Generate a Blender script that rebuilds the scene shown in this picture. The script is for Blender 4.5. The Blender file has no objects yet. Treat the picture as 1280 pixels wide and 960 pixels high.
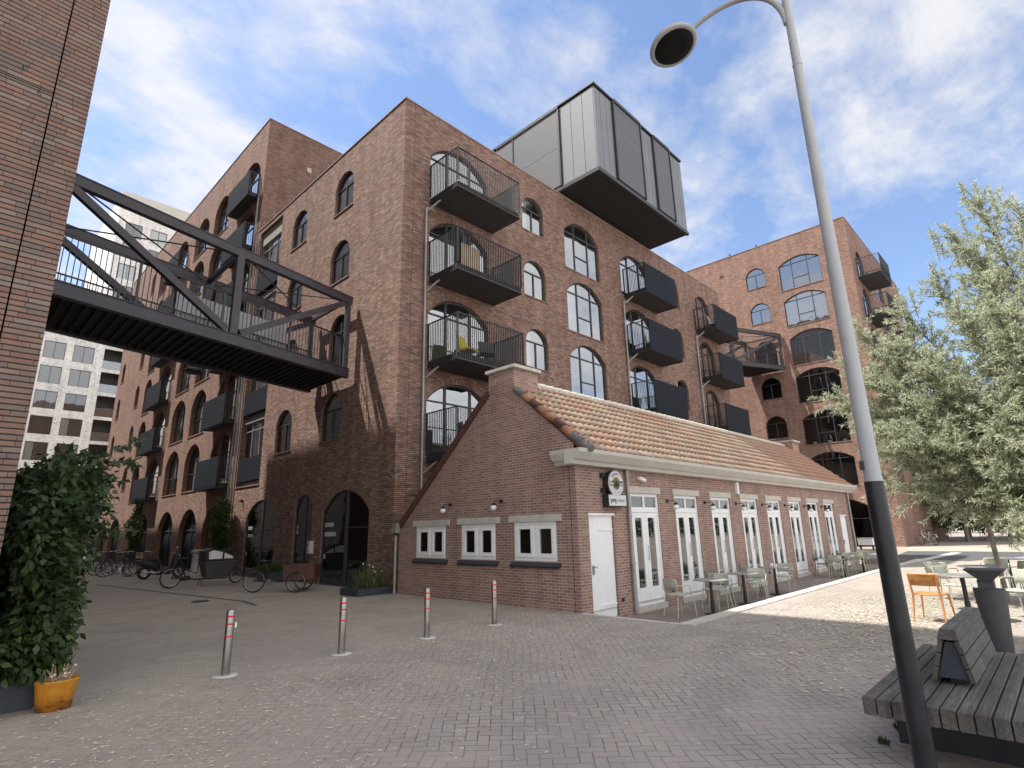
import bpy, math, random
import numpy as np
from math import sin, cos, pi, radians, sqrt, atan2, floor
from mathutils import Vector, Matrix

random.seed(7)
SC = bpy.context.scene
COL = SC.collection

# ------------------------------------------------------------------ node helpers
def new_mat(name):
    m = bpy.data.materials.new(name)
    m.use_nodes = True
    nt = m.node_tree
    for n in list(nt.nodes):
        nt.nodes.remove(n)
    out = nt.nodes.new('ShaderNodeOutputMaterial')
    return m, nt, out

def mth(nt, op, a, b=None, c=None, clamp=False):
    n = nt.nodes.new('ShaderNodeMath'); n.operation = op; n.use_clamp = clamp
    for i, v in enumerate((a, b, c)):
        if v is None: continue
        if isinstance(v, (int, float)): n.inputs[i].default_value = v
        else: nt.links.new(v, n.inputs[i])
    return n.outputs[0]

def mixc(nt, fac, a, b, mode='MIX'):
    n = nt.nodes.new('ShaderNodeMix'); n.data_type = 'RGBA'; n.blend_type = mode
    for idx, v in ((0, fac), (6, a), (7, b)):
        if isinstance(v, (int, float)): n.inputs[idx].default_value = v
        elif isinstance(v, (tuple, list)): n.inputs[idx].default_value = (*v[:3], 1)
        else: nt.links.new(v, n.inputs[idx])
    return n.outputs[2]

def ramp(nt, fac, stops, interp='LINEAR'):
    n = nt.nodes.new('ShaderNodeValToRGB'); n.color_ramp.interpolation = interp
    els = n.color_ramp.elements
    while len(els) < len(stops): els.new(0.5)
    while len(els) > len(stops): els.remove(els[-1])
    for e, (p, c) in zip(els, stops):
        e.position = p
        e.color = (*c, 1) if isinstance(c, (tuple, list)) else (c, c, c, 1)
    nt.links.new(fac, n.inputs[0])
    return n.outputs[0]

def noise(nt, vec, scale, detail=4, rough=0.55, dist=0.0):
    n = nt.nodes.new('ShaderNodeTexNoise')
    n.inputs['Scale'].default_value = scale; n.inputs['Detail'].default_value = detail
    n.inputs['Roughness'].default_value = rough; n.inputs['Distortion'].default_value = dist
    if vec is not None: nt.links.new(vec, n.inputs['Vector'])
    return n.outputs['Fac']

def wnoise(nt, x, y=None):
    cx = nt.nodes.new('ShaderNodeCombineXYZ')
    for i, v in enumerate((x, y)):
        if v is None: continue
        nt.links.new(v, cx.inputs[i])
    n = nt.nodes.new('ShaderNodeTexWhiteNoise'); n.noise_dimensions = '3D'
    nt.links.new(cx.outputs[0], n.inputs['Vector'])
    return n.outputs['Value']

def sep(nt, vec):
    n = nt.nodes.new('ShaderNodeSeparateXYZ'); nt.links.new(vec, n.inputs[0])
    return n.outputs

def texco(nt, which='Object'):
    return nt.nodes.new('ShaderNodeTexCoord').outputs[which]

def geopos(nt):
    return nt.nodes.new('ShaderNodeNewGeometry').outputs['Position']

def bsdf(nt, out, col, rough=0.7, metal=0.0, spec=0.5, normal=None):
    b = nt.nodes.new('ShaderNodeBsdfPrincipled')
    if isinstance(col, (tuple, list)): b.inputs['Base Color'].default_value = (*col[:3], 1)
    else: nt.links.new(col, b.inputs['Base Color'])
    if isinstance(rough, (int, float)): b.inputs['Roughness'].default_value = rough
    else: nt.links.new(rough, b.inputs['Roughness'])
    b.inputs['Metallic'].default_value = metal
    b.inputs['Specular IOR Level'].default_value = spec
    if normal is not None: nt.links.new(normal, b.inputs['Normal'])
    nt.links.new(b.outputs[0], out.inputs[0])
    return b

def bump(nt, h, dist=0.01, strength=0.6):
    n = nt.nodes.new('ShaderNodeBump'); n.inputs['Distance'].default_value = dist
    n.inputs['Strength'].default_value = strength
    nt.links.new(h, n.inputs['Height'])
    return n.outputs[0]

def simple(name, col, rough=0.6, metal=0.0, var=0.12, scale=6.0, spec=0.5, bmp=0.0, fine=60.0):
    """plain surface with large mottling, fine grain and uneven gloss"""
    m, nt, out = new_mat(name)
    p = geopos(nt)
    a = noise(nt, p, scale, 4); b = noise(nt, p, fine, 3)
    f = mth(nt, 'MULTIPLY_ADD', a, 0.7, mth(nt, 'MULTIPLY', b, 0.3))
    d = tuple(max(0, c * (1 - var * 2)) for c in col); l = tuple(min(1, c * (1 + var * 2)) for c in col)
    c = ramp(nt, f, [(0.3, d), (0.7, l)])
    r = mth(nt, 'MULTIPLY_ADD', a, 0.25, rough - 0.12, clamp=True)
    nrm = bump(nt, b, 0.003, bmp) if bmp else None
    bsdf(nt, out, c, r, metal, spec, nrm)
    return m

def brick_mat(name, L, H, mort, palette, mcol, wild=False, big=0.22, rough=0.85, stain=None, bstr=0.7, contrast=0.8):
    mean = [sum(c[i] for c in palette) / len(palette) for i in range(3)]
    palette = [tuple(mean[i] + (c[i] - mean[i]) * contrast for i in range(3)) for c in palette]
    m, nt, out = new_mat(name)
    uv = sep(nt, texco(nt, 'UV'))
    u, v = uv[0], uv[1]
    vr = mth(nt, 'DIVIDE', v, H)
    row = mth(nt, 'FLOOR', vr); fy = mth(nt, 'FRACT', vr)
    if wild: off = wnoise(nt, row)
    else: off = mth(nt, 'MULTIPLY', mth(nt, 'FLOORED_MODULO', row, 2.0), 0.5)
    ur = mth(nt, 'ADD', mth(nt, 'DIVIDE', u, L), off)
    col = mth(nt, 'FLOOR', ur); fx = mth(nt, 'FRACT', ur)
    n1 = wnoise(nt, col, row)
    base = ramp(nt, n1, [((i) / len(palette), c) for i, c in enumerate(palette)], 'CONSTANT')
    p = geopos(nt)
    g = noise(nt, p, 0.35, 5); f = noise(nt, p, 40, 3)
    k = mth(nt, 'MULTIPLY_ADD', g, big * 2, 1 - big)
    k = mth(nt, 'MULTIPLY', k, mth(nt, 'MULTIPLY_ADD', f, 0.5, 0.75))
    cmb = nt.nodes.new('ShaderNodeCombineColor')
    for i in range(3): nt.links.new(k, cmb.inputs[i])
    base = mixc(nt, 1.0, base, cmb.outputs[0], 'MULTIPLY')
    wob = mth(nt, 'MULTIPLY_ADD', noise(nt, geopos(nt), 14, 2), .5, .75)
    mx = mth(nt, 'LESS_THAN', mth(nt, 'MULTIPLY', fx, L), mth(nt, 'MULTIPLY', wob, mort * (0.45 if wild else 1)))
    my = mth(nt, 'LESS_THAN', mth(nt, 'MULTIPLY', fy, H), mth(nt, 'MULTIPLY', wob, mort * (1.35 if wild else 1)))
    mk = mth(nt, 'MAXIMUM', mx, my)
    mc = mixc(nt, f, tuple(c * 0.75 for c in mcol), tuple(min(1, c * 1.25) for c in mcol))
    c = mixc(nt, mk, base, mc)
    stv = nt.nodes.new('ShaderNodeMapping'); nt.links.new(p, stv.inputs[0]); stv.inputs['Scale'].default_value = (1.7, 1.7, .16)
    sk_ = ramp(nt, noise(nt, stv.outputs[0], 1.3, 6, 0.65), [(.42, 1.0), (.62, .82)])
    cs_ = nt.nodes.new('ShaderNodeCombineColor')
    for i in range(3): nt.links.new(sk_, cs_.inputs[i])
    c = mixc(nt, 1.0, c, cs_.outputs[0], 'MULTIPLY')
    if stain:
        s = noise(nt, p, 0.9, 6, 0.65)
        s = ramp(nt, s, [(0.52, 0.0), (0.72, 1.0)])
        c = mixc(nt, mth(nt, 'MULTIPLY', s, stain[1]), c, stain[0])
    h = mth(nt, 'MULTIPLY_ADD', n1, 0.35, mth(nt, 'MULTIPLY_ADD', mk, -0.8, mth(nt, 'MULTIPLY', f, 0.2)))
    bsdf(nt, out, c, rough, 0, 0.3, bump(nt, h, 0.008, bstr))
    return m

M = {}
M['brick'] = brick_mat('brick_brown', 0.215, 0.0615, 0.013,
    [(0.285, 0.165, 0.13), (0.35, 0.21, 0.165), (0.215, 0.135, 0.115), (0.40, 0.255, 0.20), (0.31, 0.18, 0.14), (0.175, 0.12, 0.11), (0.37, 0.215, 0.16), (0.46, 0.32, 0.25)],
    (0.06, 0.048, 0.044), wild=True, contrast=0.75, stain=((0.34, 0.25, 0.2), 0.16))
M['brick_red'] = brick_mat('brick_red', 0.215, 0.0615, 0.013,
    [(0.32, 0.185, 0.14), (0.38, 0.23, 0.175), (0.265, 0.16, 0.125), (0.43, 0.27, 0.205), (0.345, 0.20, 0.155), (0.23, 0.145, 0.12)],
    (0.08, 0.062, 0.055), wild=True, stain=((0.46, 0.33, 0.26), 0.15))
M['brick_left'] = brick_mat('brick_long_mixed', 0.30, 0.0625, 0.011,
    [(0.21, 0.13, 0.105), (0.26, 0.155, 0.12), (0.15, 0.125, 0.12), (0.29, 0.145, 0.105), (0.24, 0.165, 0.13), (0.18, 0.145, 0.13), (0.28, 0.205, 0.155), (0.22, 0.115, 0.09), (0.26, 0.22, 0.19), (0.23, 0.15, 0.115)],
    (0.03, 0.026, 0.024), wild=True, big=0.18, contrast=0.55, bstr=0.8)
M['brick_cafe'] = brick_mat('brick_cafe', 0.215, 0.0615, 0.0115,
    [(0.30, 0.175, 0.145), (0.35, 0.21, 0.17), (0.26, 0.155, 0.135), (0.39, 0.24, 0.19), (0.32, 0.185, 0.15), (0.23, 0.15, 0.135)],
    (0.52, 0.455, 0.40), big=0.16, stain=((0.40, 0.33, 0.28), 0.14))
M['brick_white'] = brick_mat('brick_white', 0.24, 0.075, 0.006,
    [(0.82, 0.80, 0.77), (0.85, 0.83, 0.8), (0.70, 0.68, 0.65), (0.82, 0.8, 0.77), (0.52, 0.50, 0.48), (0.86, 0.84, 0.82)],
    (0.62, 0.6, 0.58), wild=True)
M['metal_dark'] = simple('dark_coated_steel', (0.028, 0.030, 0.036), 0.45, 0.0, 0.15)
M['steel_bridge'] = simple('bridge_steel', (0.052, 0.047, 0.058), 0.5, 0.0, 0.2)
M['slab'] = simple('dark_slab', (0.05, 0.048, 0.05), 0.85, 0, 0.2, bmp=0.3)
M['panel_dark'] = simple('dark_mesh_panel', (0.016, 0.019, 0.028), 0.75, 0, 0.12, spec=0.15)
M['frame_dark'] = simple('dark_window_frame', (0.045, 0.05, 0.055), 0.45, 0, 0.1)
M['frame_grey'] = simple('grey_window_frame', (0.30, 0.29, 0.28), 0.5, 0, 0.1)
M['white_paint'] = simple('white_paint', (0.85, 0.865, 0.88), 0.4, 0, 0.03, bmp=0.1)
M['cornice'] = simple('cream_gutter_paint', (0.56, 0.55, 0.51), 0.5, 0, 0.06, scale=2)
M['lintel'] = simple('pale_concrete', (0.52, 0.50, 0.45), 0.8, 0, 0.1, bmp=0.3)
M['kerb'] = simple('kerb_concrete', (0.52, 0.49, 0.44), 0.9, 0, 0.12, scale=3, bmp=0.4)
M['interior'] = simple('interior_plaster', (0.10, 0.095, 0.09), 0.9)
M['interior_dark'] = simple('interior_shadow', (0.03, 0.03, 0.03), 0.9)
M['coping'] = simple('coping_metal', (0.30, 0.24, 0.22), 0.6)
M['pipe'] = simple('zinc_pipe', (0.34, 0.33, 0.32), 0.45, 0.3, 0.1)
M['zinc'] = simple('zinc', (0.19, 0.205, 0.225), 0.62, 0.15, 0.08, scale=1.2)
M['screen'] = simple('grey_screen', (0.105, 0.108, 0.12), 0.6, 0, 0.05)
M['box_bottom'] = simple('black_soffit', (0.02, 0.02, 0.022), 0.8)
M['roofing'] = simple('bitumen', (0.08, 0.08, 0.08), 0.9)
M['stainless'] = simple('stainless', (0.36, 0.34, 0.32), 0.30, 0.95, 0.08)
M['red_tape'] = simple('red_reflector', (0.65, 0.02, 0.04), 0.4, 0, 0.05)
M['post_black'] = simple('post_black_paint', (0.016, 0.018, 0.024), 0.38, 0, 0.25, scale=9)
M['post_grey'] = simple('post_grey_paint', (0.42, 0.44, 0.46), 0.45, 0, 0.05)
M['lamp_glass'] = simple('lamp_glass', (0.008, 0.008, 0.008), 0.5, spec=0.15)
M['rubber'] = simple('rubber', (0.02, 0.02, 0.02), 0.75)
M['chrome'] = simple('chrome', (0.5, 0.5, 0.5), 0.25, 0.95, 0.03)
M['black_plastic'] = simple('black_plastic', (0.018, 0.018, 0.02), 0.5)
M['grey_plastic'] = simple('grey_box', (0.07, 0.07, 0.075), 0.6)
M['brown_wood'] = simple('brown_ply', (0.105, 0.045, 0.035), 0.6, 0, 0.2)
M['orange_wood'] = simple('beech_wood', (0.50, 0.23, 0.065), 0.5, 0, 0.14, scale=14)
M['tan_wood'] = simple('tan_wood', (0.45, 0.33, 0.2), 0.6, 0, 0.15)
M['stake'] = simple('stake_wood', (0.34, 0.30, 0.24), 0.85, 0, 0.2)
M['chair_green'] = simple('pale_green_metal', (0.46, 0.49, 0.41), 0.4, 0, 0.05)
M['chair_dark'] = simple('dark_green_metal', (0.10, 0.115, 0.10), 0.4, 0, 0.08)
M['table_top'] = simple('table_top', (0.27, 0.26, 0.25), 0.4, 0, 0.1)
M['curtain'] = simple('curtain', (0.80, 0.79, 0.76), 0.9, 0, 0.06)
M['curtain_green'] = simple('curtain_green', (0.32, 0.34, 0.28), 0.9, 0, 0.06)
M['blind'] = simple('blind', (0.33, 0.32, 0.30), 0.8, 0, 0.04)
M['paper'] = simple('paper', (0.66, 0.67, 0.7), 0.8, 0, 0.02)
M['ink'] = simple('ink', (0.03, 0.03, 0.035), 0.8)
M['ink_teal'] = simple('ink_teal', (0.05, 0.16, 0.17), 0.8)
M['gold'] = simple('gold_print', (0.22, 0.16, 0.05), 0.5, 0.2)
M['soil'] = simple('soil', (0.05, 0.038, 0.028), 0.95, 0, 0.3, bmp=0.6)
M['planter'] = simple('planter_steel', (0.045, 0.055, 0.07), 0.5, 0, 0.15)
M['bark'] = simple('bark', (0.10, 0.085, 0.065), 0.9, 0, 0.3, scale=20, bmp=0.8)
M['bark_pale'] = simple('bark_pale', (0.17, 0.15, 0.12), 0.9, 0, 0.25, scale=20, bmp=0.8)
M['yellow'] = simple('yellow_cushion', (0.65, 0.50, 0.06), 0.8)
M['flower_white'] = simple('flower_white', (0.75, 0.73, 0.62), 0.8)
M['dry_stem'] = simple('dry_stem', (0.42, 0.31, 0.2), 0.85, 0, 0.2)

def glass_mat(name, tint=(0.55, 0.6, 0.6), refl=0.22):
    m, nt, out = new_mat(name)
    tr = nt.nodes.new('ShaderNodeBsdfTransparent'); tr.inputs[0].default_value = (*tint, 1)
    gl = nt.nodes.new('ShaderNodeBsdfGlossy'); gl.inputs[0].default_value = (0.95, 0.97, 1, 1)
    gl.inputs['Roughness'].default_value = 0.015
    p = geopos(nt)
    nb = bump(nt, noise(nt, p, 0.8, 2), 0.02, 0.35)
    nt.links.new(nb, gl.inputs['Normal'])
    fr = nt.nodes.new('ShaderNodeFresnel'); fr.inputs[0].default_value = 1.5
    f = mth(nt, 'MULTIPLY_ADD', fr.outputs[0], 1.5, refl, clamp=True)
    mx = nt.nodes.new('ShaderNodeMixShader'); nt.links.new(f, mx.inputs[0])
    nt.links.new(tr.outputs[0], mx.inputs[1]); nt.links.new(gl.outputs[0], mx.inputs[2])
    nt.links.new(mx.outputs[0], out.inputs[0])
    return m
M['glass'] = glass_mat('window_glass', (0.74, 0.78, 0.78), 0.30)
M['glass_clear'] = glass_mat('clear_glass', (0.75, 0.78, 0.78), 0.08)
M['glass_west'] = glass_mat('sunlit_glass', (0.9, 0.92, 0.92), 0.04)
M['glass_pale'] = glass_mat('pale_glass', (0.8, 0.84, 0.86), 0.10)
M['glass_dark'] = glass_mat('dark_glass', (0.28, 0.32, 0.28), 0.10)

M['glass_shop'] = glass_mat('shop_glass', (0.30, 0.36, 0.28), 0.0)
def frosted():
    m, nt, out = new_mat('frosted_screen')
    tl = nt.nodes.new('ShaderNodeBsdfTranslucent'); tl.inputs[0].default_value = (0.8, 0.8, 0.82, 1)
    df = nt.nodes.new('ShaderNodeBsdfDiffuse'); df.inputs[0].default_value = (0.8, 0.8, 0.83, 1)
    tr = nt.nodes.new('ShaderNodeBsdfTransparent')
    m1 = nt.nodes.new('ShaderNodeMixShader'); m1.inputs[0].default_value = 0.35
    nt.links.new(tl.outputs[0], m1.inputs[1]); nt.links.new(df.outputs[0], m1.inputs[2])
    m2 = nt.nodes.new('ShaderNodeMixShader'); m2.inputs[0].default_value = 0.12
    nt.links.new(m1.outputs[0], m2.inputs[1]); nt.links.new(tr.outputs[0], m2.inputs[2])
    nt.links.new(m2.outputs[0], out.inputs[0])
    return m
M['frosted'] = frosted()

def leaf_mat(name, cols, rough=0.5, trans=0.35, nscale=1.3):
    m, nt, out = new_mat(name)
    uv = sep(nt, texco(nt, 'UV'))       # u carries a random number per leaf
    n = noise(nt, geopos(nt), nscale, 3)
    f = mth(nt, 'MULTIPLY_ADD', uv[0], 0.7, mth(nt, 'MULTIPLY', n, 0.3))
    c = ramp(nt, f, [(i / (len(cols) - 1), x) for i, x in enumerate(cols)])
    b = nt.nodes.new('ShaderNodeBsdfPrincipled'); nt.links.new(c, b.inputs['Base Color'])
    b.inputs['Roughness'].default_value = rough; b.inputs['Specular IOR Level'].default_value = 0.35
    t = nt.nodes.new('ShaderNodeBsdfTranslucent'); nt.links.new(c, t.inputs[0])
    mx = nt.nodes.new('ShaderNodeMixShader'); mx.inputs[0].default_value = trans
    nt.links.new(b.outputs[0], mx.inputs[1]); nt.links.new(t.outputs[0], mx.inputs[2])
    nt.links.new(mx.outputs[0], out.inputs[0])
    return m
M['leaf_willow'] = leaf_mat('leaf_willow', [(0.28, 0.32, 0.19), (0.44, 0.48, 0.32), (0.58, 0.61, 0.46), (0.72, 0.73, 0.60)], 0.5, 0.45)
M['leaf_dark'] = leaf_mat('leaf_dark', [(0.022, 0.036, 0.016), (0.034, 0.058, 0.022), (0.052, 0.088, 0.03), (0.10, 0.15, 0.05)], 0.4, 0.25)
M['leaf_green'] = leaf_mat('leaf_green', [(0.03, 0.06, 0.015), (0.06, 0.11, 0.03), (0.10, 0.16, 0.045)], 0.45, 0.3)
M['grass_leaf'] = leaf_mat('grass_leaf', [(0.06, 0.09, 0.03), (0.12, 0.15, 0.06), (0.25, 0.22, 0.11)], 0.6, 0.3)
M['litter'] = leaf_mat('litter_leaf', [(0.30, 0.26, 0.18), (0.60, 0.55, 0.42), (0.82, 0.78, 0.64)], 0.8, 0.1)

def wood_mat():
    m, nt, out = new_mat('weathered_planks')
    g = texco(nt, 'Object')
    mp = nt.nodes.new('ShaderNodeMapping'); nt.links.new(g, mp.inputs[0]); mp.inputs['Scale'].default_value = (1.6, 26, 26)
    n1 = noise(nt, mp.outputs[0], 2.2, 6, 0.7, 0.4)
    n2 = noise(nt, g, 3.0, 4)
    s = sep(nt, g); pid = wnoise(nt, mth(nt, 'FLOOR', mth(nt, 'DIVIDE', mth(nt, 'SUBTRACT', s[1], 13.29 * 0), 0.0935)))
    f = mth(nt, 'ADD', mth(nt, 'MULTIPLY', n1, 0.6), mth(nt, 'MULTIPLY_ADD', n2, 0.3, mth(nt, 'MULTIPLY', pid, 0.2)))
    c = ramp(nt, f, [(0.3, (0.04, 0.037, 0.034)), (0.55, (0.115, 0.108, 0.10)), (0.78, (0.25, 0.24, 0.225))])
    bsdf(nt, out, c, 0.85, 0, 0.3, bump(nt, n1, 0.004, 0.7))
    return m
M['plank'] = wood_mat()

def tile_mat():
    m, nt, out = new_mat('clay_pantiles')
    uv = sep(nt, texco(nt, 'UV'))
    ci = mth(nt, 'FLOOR', uv[0]); ri = mth(nt, 'FLOOR', uv[1])
    n1 = wnoise(nt, ci, ri)
    p = geopos(nt)
    big = noise(nt, p, 0.45, 3, 0.5)
    base = ramp(nt, n1, [(0, (0.42, 0.28, 0.20)), (0.14, (0.47, 0.34, 0.25)), (0.32, (0.38, 0.28, 0.215)), (0.46, (0.50, 0.37, 0.27)), (0.62, (0.42, 0.25, 0.17)), (0.74, (0.34, 0.26, 0.215)), (0.86, (0.50, 0.39, 0.30)), (0.95, (0.47, 0.22, 0.13))], 'CONSTANT')
    red = ramp(nt, n1, [(0, (0.50, 0.19, 0.10)), (0.3, (0.42, 0.17, 0.10)), (0.6, (0.58, 0.25, 0.13)), (0.85, (0.36, 0.20, 0.14))], 'CONSTANT')
    pos = sep(nt, p)
    # older, redder tiles at the far end and in patches
    far = mth(nt, 'MULTIPLY_ADD', pos[0], 0.09, -1.1, clamp=True)
    f = mth(nt, 'ADD', far, mth(nt, 'MULTIPLY_ADD', big, 3.2, -1.75, clamp=True), clamp=True)
    c = mixc(nt, f, base, red)
    moss = ramp(nt, noise(nt, p, 2.3, 6, 0.7), [(0.5, 0.0), (0.7, 1.0)])
    c = mixc(nt, mth(nt, 'MULTIPLY', moss, 0.6), c, (0.25, 0.22, 0.175))
    fine = noise(nt, p, 35, 4)
    c = mixc(nt, mth(nt, 'MULTIPLY', fine, 0.7), c, (0.235, 0.185, 0.145))
    bsdf(nt, out, c, 0.8, 0, 0.3, bump(nt, fine, 0.004, 0.4))
    return m
M['tiles'] = tile_mat()
M['tile_grey'] = simple('grey_ridge_tile', (0.16, 0.155, 0.15), 0.8, 0, 0.2)
M['tile_orange'] = simple('orange_verge_tile', (0.36, 0.17, 0.10), 0.8, 0, 0.25, scale=3)

def glaze_mat():
    m, nt, out = new_mat('orange_glaze')
    p = geopos(nt); n = noise(nt, p, 9, 5, 0.6, 0.5); s = sep(nt, p)
    f = mth(nt, 'ADD', mth(nt, 'MULTIPLY', n, 0.75), mth(nt, 'MULTIPLY', s[2], 0.8))
    c = ramp(nt, f, [(0.25, (0.13, 0.04, 0.008)), (0.42, (0.40, 0.15, 0.012)), (0.75, (0.60, 0.29, 0.03))])
    bsdf(nt, out, c, 0.22, 0, 0.5)
    return m
M['glaze'] = glaze_mat()

def paving_mat():
    """clinker pavers in herringbone, half buried under drifted sand"""
    m, nt, out = new_mat('herringbone_clinkers')
    p = geopos(nt)
    ms = nt.nodes.new('ShaderNodeMapping'); nt.links.new(p, ms.inputs[0])
    W = 0.104
    ms.inputs['Rotation'].default_value = (0, 0, radians(-44)); ms.inputs['Scale'].default_value = (1 / W,) * 3
    wob = nt.nodes.new('ShaderNodeTexNoise'); wob.inputs['Scale'].default_value = 0.7; nt.links.new(p, wob.inputs['Vector'])
    va = nt.nodes.new('ShaderNodeVectorMath'); va.operation = 'MULTIPLY_ADD'
    nt.links.new(wob.outputs['Color'], va.inputs[0]); va.inputs[1].default_value = (1.6, 1.6, 0); nt.links.new(ms.outputs[0], va.inputs[2])
    s = sep(nt, va.outputs[0]); x, y = s[0], s[1]
    i = mth(nt, 'FLOOR', x); j = mth(nt, 'FLOOR', y); fx = mth(nt, 'FRACT', x); fy = mth(nt, 'FRACT', y)
    k = mth(nt, 'FLOORED_MODULO', mth(nt, 'SUBTRACT', i, j), 4.0)
    def eq(v): return mth(nt, 'COMPARE', k, float(v), 0.25)
    m1, m2, m3 = eq(1), eq(2), eq(3)
    vert = mth(nt, 'ADD', m2, m3)
    lx = mth(nt, 'ADD', fx, m1); ly = mth(nt, 'ADD', fy, m2)
    def edge(a, L): return mth(nt, 'MINIMUM', a, mth(nt, 'SUBTRACT', L, a))
    eh = mth(nt, 'MINIMUM', edge(lx, 2.0), edge(fy, 1.0))
    ev = mth(nt, 'MINIMUM', edge(fx, 1.0), edge(ly, 2.0))
    e = mth(nt, 'ADD', mth(nt, 'MULTIPLY', eh, mth(nt, 'SUBTRACT', 1.0, vert)), mth(nt, 'MULTIPLY', ev, vert))
    bi = mth(nt, 'SUBTRACT', i, m1); bj = mth(nt, 'SUBTRACT', j, m2)
    idn = wnoise(nt, bi, mth(nt, 'MULTIPLY_ADD', vert, 0.37, bj))
    base = ramp(nt, idn, [(0, (0.36, 0.31, 0.285)), (0.18, (0.40, 0.345, 0.31)), (0.36, (0.34, 0.305, 0.285)), (0.52, (0.44, 0.385, 0.34)), (0.68, (0.38, 0.335, 0.31)), (0.84, (0.41, 0.335, 0.30))], 'CONSTANT')
    base = mixc(nt, 0.45, base, (0.45, 0.395, 0.345))
    fine = noise(nt, p, 55, 4, 0.6); mid = noise(nt, p, 4.5, 6, 0.65); big = noise(nt, p, 0.33, 5, 0.6)
    base = mixc(nt, mth(nt, 'MULTIPLY', fine, 0.5), base, (0.44, 0.40, 0.36))
    base = mixc(nt, mth(nt, 'MULTIPLY', mid, 0.35), base, (0.25, 0.22, 0.205))
    jw = mth(nt, 'MULTIPLY_ADD', mid, 0.09, 0.0)
    joint = mth(nt, 'LESS_THAN', e, jw)
    jv = ramp(nt, noise(nt, p, 1.1, 4), [(.35, .25), (.6, 1.0)])
    c = mixc(nt, mth(nt, 'MULTIPLY', joint, jv), base, (0.15, 0.13, 0.118))
    # sand: strong towards the left side street, thin in the open foreground
    pos = sep(nt, p)
    d1 = mth(nt, 'MULTIPLY_ADD', mth(nt, 'ADD', pos[1], mth(nt, 'MULTIPLY', pos[0], -0.35)), 0.16, 1.45, clamp=True)
    d2 = mth(nt, 'MULTIPLY_ADD', pos[0], 0.20, -0.35, clamp=True)
    d = mth(nt, 'MAXIMUM', d1, mth(nt, 'MULTIPLY', d2, 0.6))
    streak = nt.nodes.new('ShaderNodeMapping'); nt.links.new(p, streak.inputs[0])
    streak.inputs['Rotation'].default_value = (0, 0, radians(30)); streak.inputs['Scale'].default_value = (1.0, 2.6, 1)
    sn = noise(nt, streak.outputs[0], 3.2, 8, 0.72, 0.6)
    sand = mth(nt, 'ADD', mth(nt, 'MULTIPLY_ADD', big, 1.5, -0.86), mth(nt, 'MULTIPLY_ADD', d, 0.80, mth(nt, 'MULTIPLY_ADD', sn, 1.5, -0.75)))
    sand = ramp(nt, sand, [(0.0, 0.0), (0.55, 1.0)])
    sc = ramp(nt, mth(nt, 'MULTIPLY_ADD', fine, 0.5, mth(nt, 'MULTIPLY', mid, 0.5)), [(0.3, (0.25, 0.22, 0.18)), (0.5, (0.38, 0.33, 0.27)), (0.68, (0.46, 0.405, 0.32))])
    c = mixc(nt, mth(nt, 'MULTIPLY', sand, 0.82), c, sc)
    # moss / weeds tint in patches
    ms2 = ramp(nt, noise(nt, p, 0.8, 7, 0.75), [(0.56, 0.0), (0.7, 1.0)])
    c = mixc(nt, mth(nt, 'MULTIPLY', ms2, mth(nt, 'MULTIPLY', sand, 0.4)), c, (0.19, 0.20, 0.11))
    # mown-in stains
    st = ramp(nt, noise(nt, p, 1.7, 5, 0.6), [(0.58, 0.0), (0.72, 1.0)])
    c = mixc(nt, mth(nt, 'MULTIPLY', st, 0.35), c, (0.23, 0.205, 0.19))
    pt = ramp(nt, noise(nt, p, .55, 3, .5, 1.2), [(.50, 0.0), (.56, 1.0)])
    c = mixc(nt, mth(nt, 'MULTIPLY', pt, .22), c, (0.20, 0.175, 0.165))
    h = mth(nt, 'MULTIPLY_ADD', joint, -0.8, mth(nt, 'MULTIPLY_ADD', fine, 0.3, mth(nt, 'MULTIPLY', idn, 0.3)))
    bsdf(nt, out, c, 0.85, 0, 0.25, bump(nt, h, 0.006, 0.8))
    return m
M['paving'] = paving_mat()
M['terrace'] = brick_mat('terrace_clinkers', 0.2, 0.1, 0.009,
    [(0.27, 0.215, 0.195), (0.32, 0.26, 0.23), (0.23, 0.20, 0.19), (0.29, 0.225, 0.205)], (0.13, 0.115, 0.10), stain=((0.40, 0.355, 0.29), 0.5))
M['asphalt'] = simple('asphalt', (0.085, 0.085, 0.09), 0.9, 0, 0.2, bmp=0.4)
M['path'] = simple('pale_path', (0.40, 0.34, 0.28), 0.9, 0, 0.15, scale=1.0)

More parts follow.
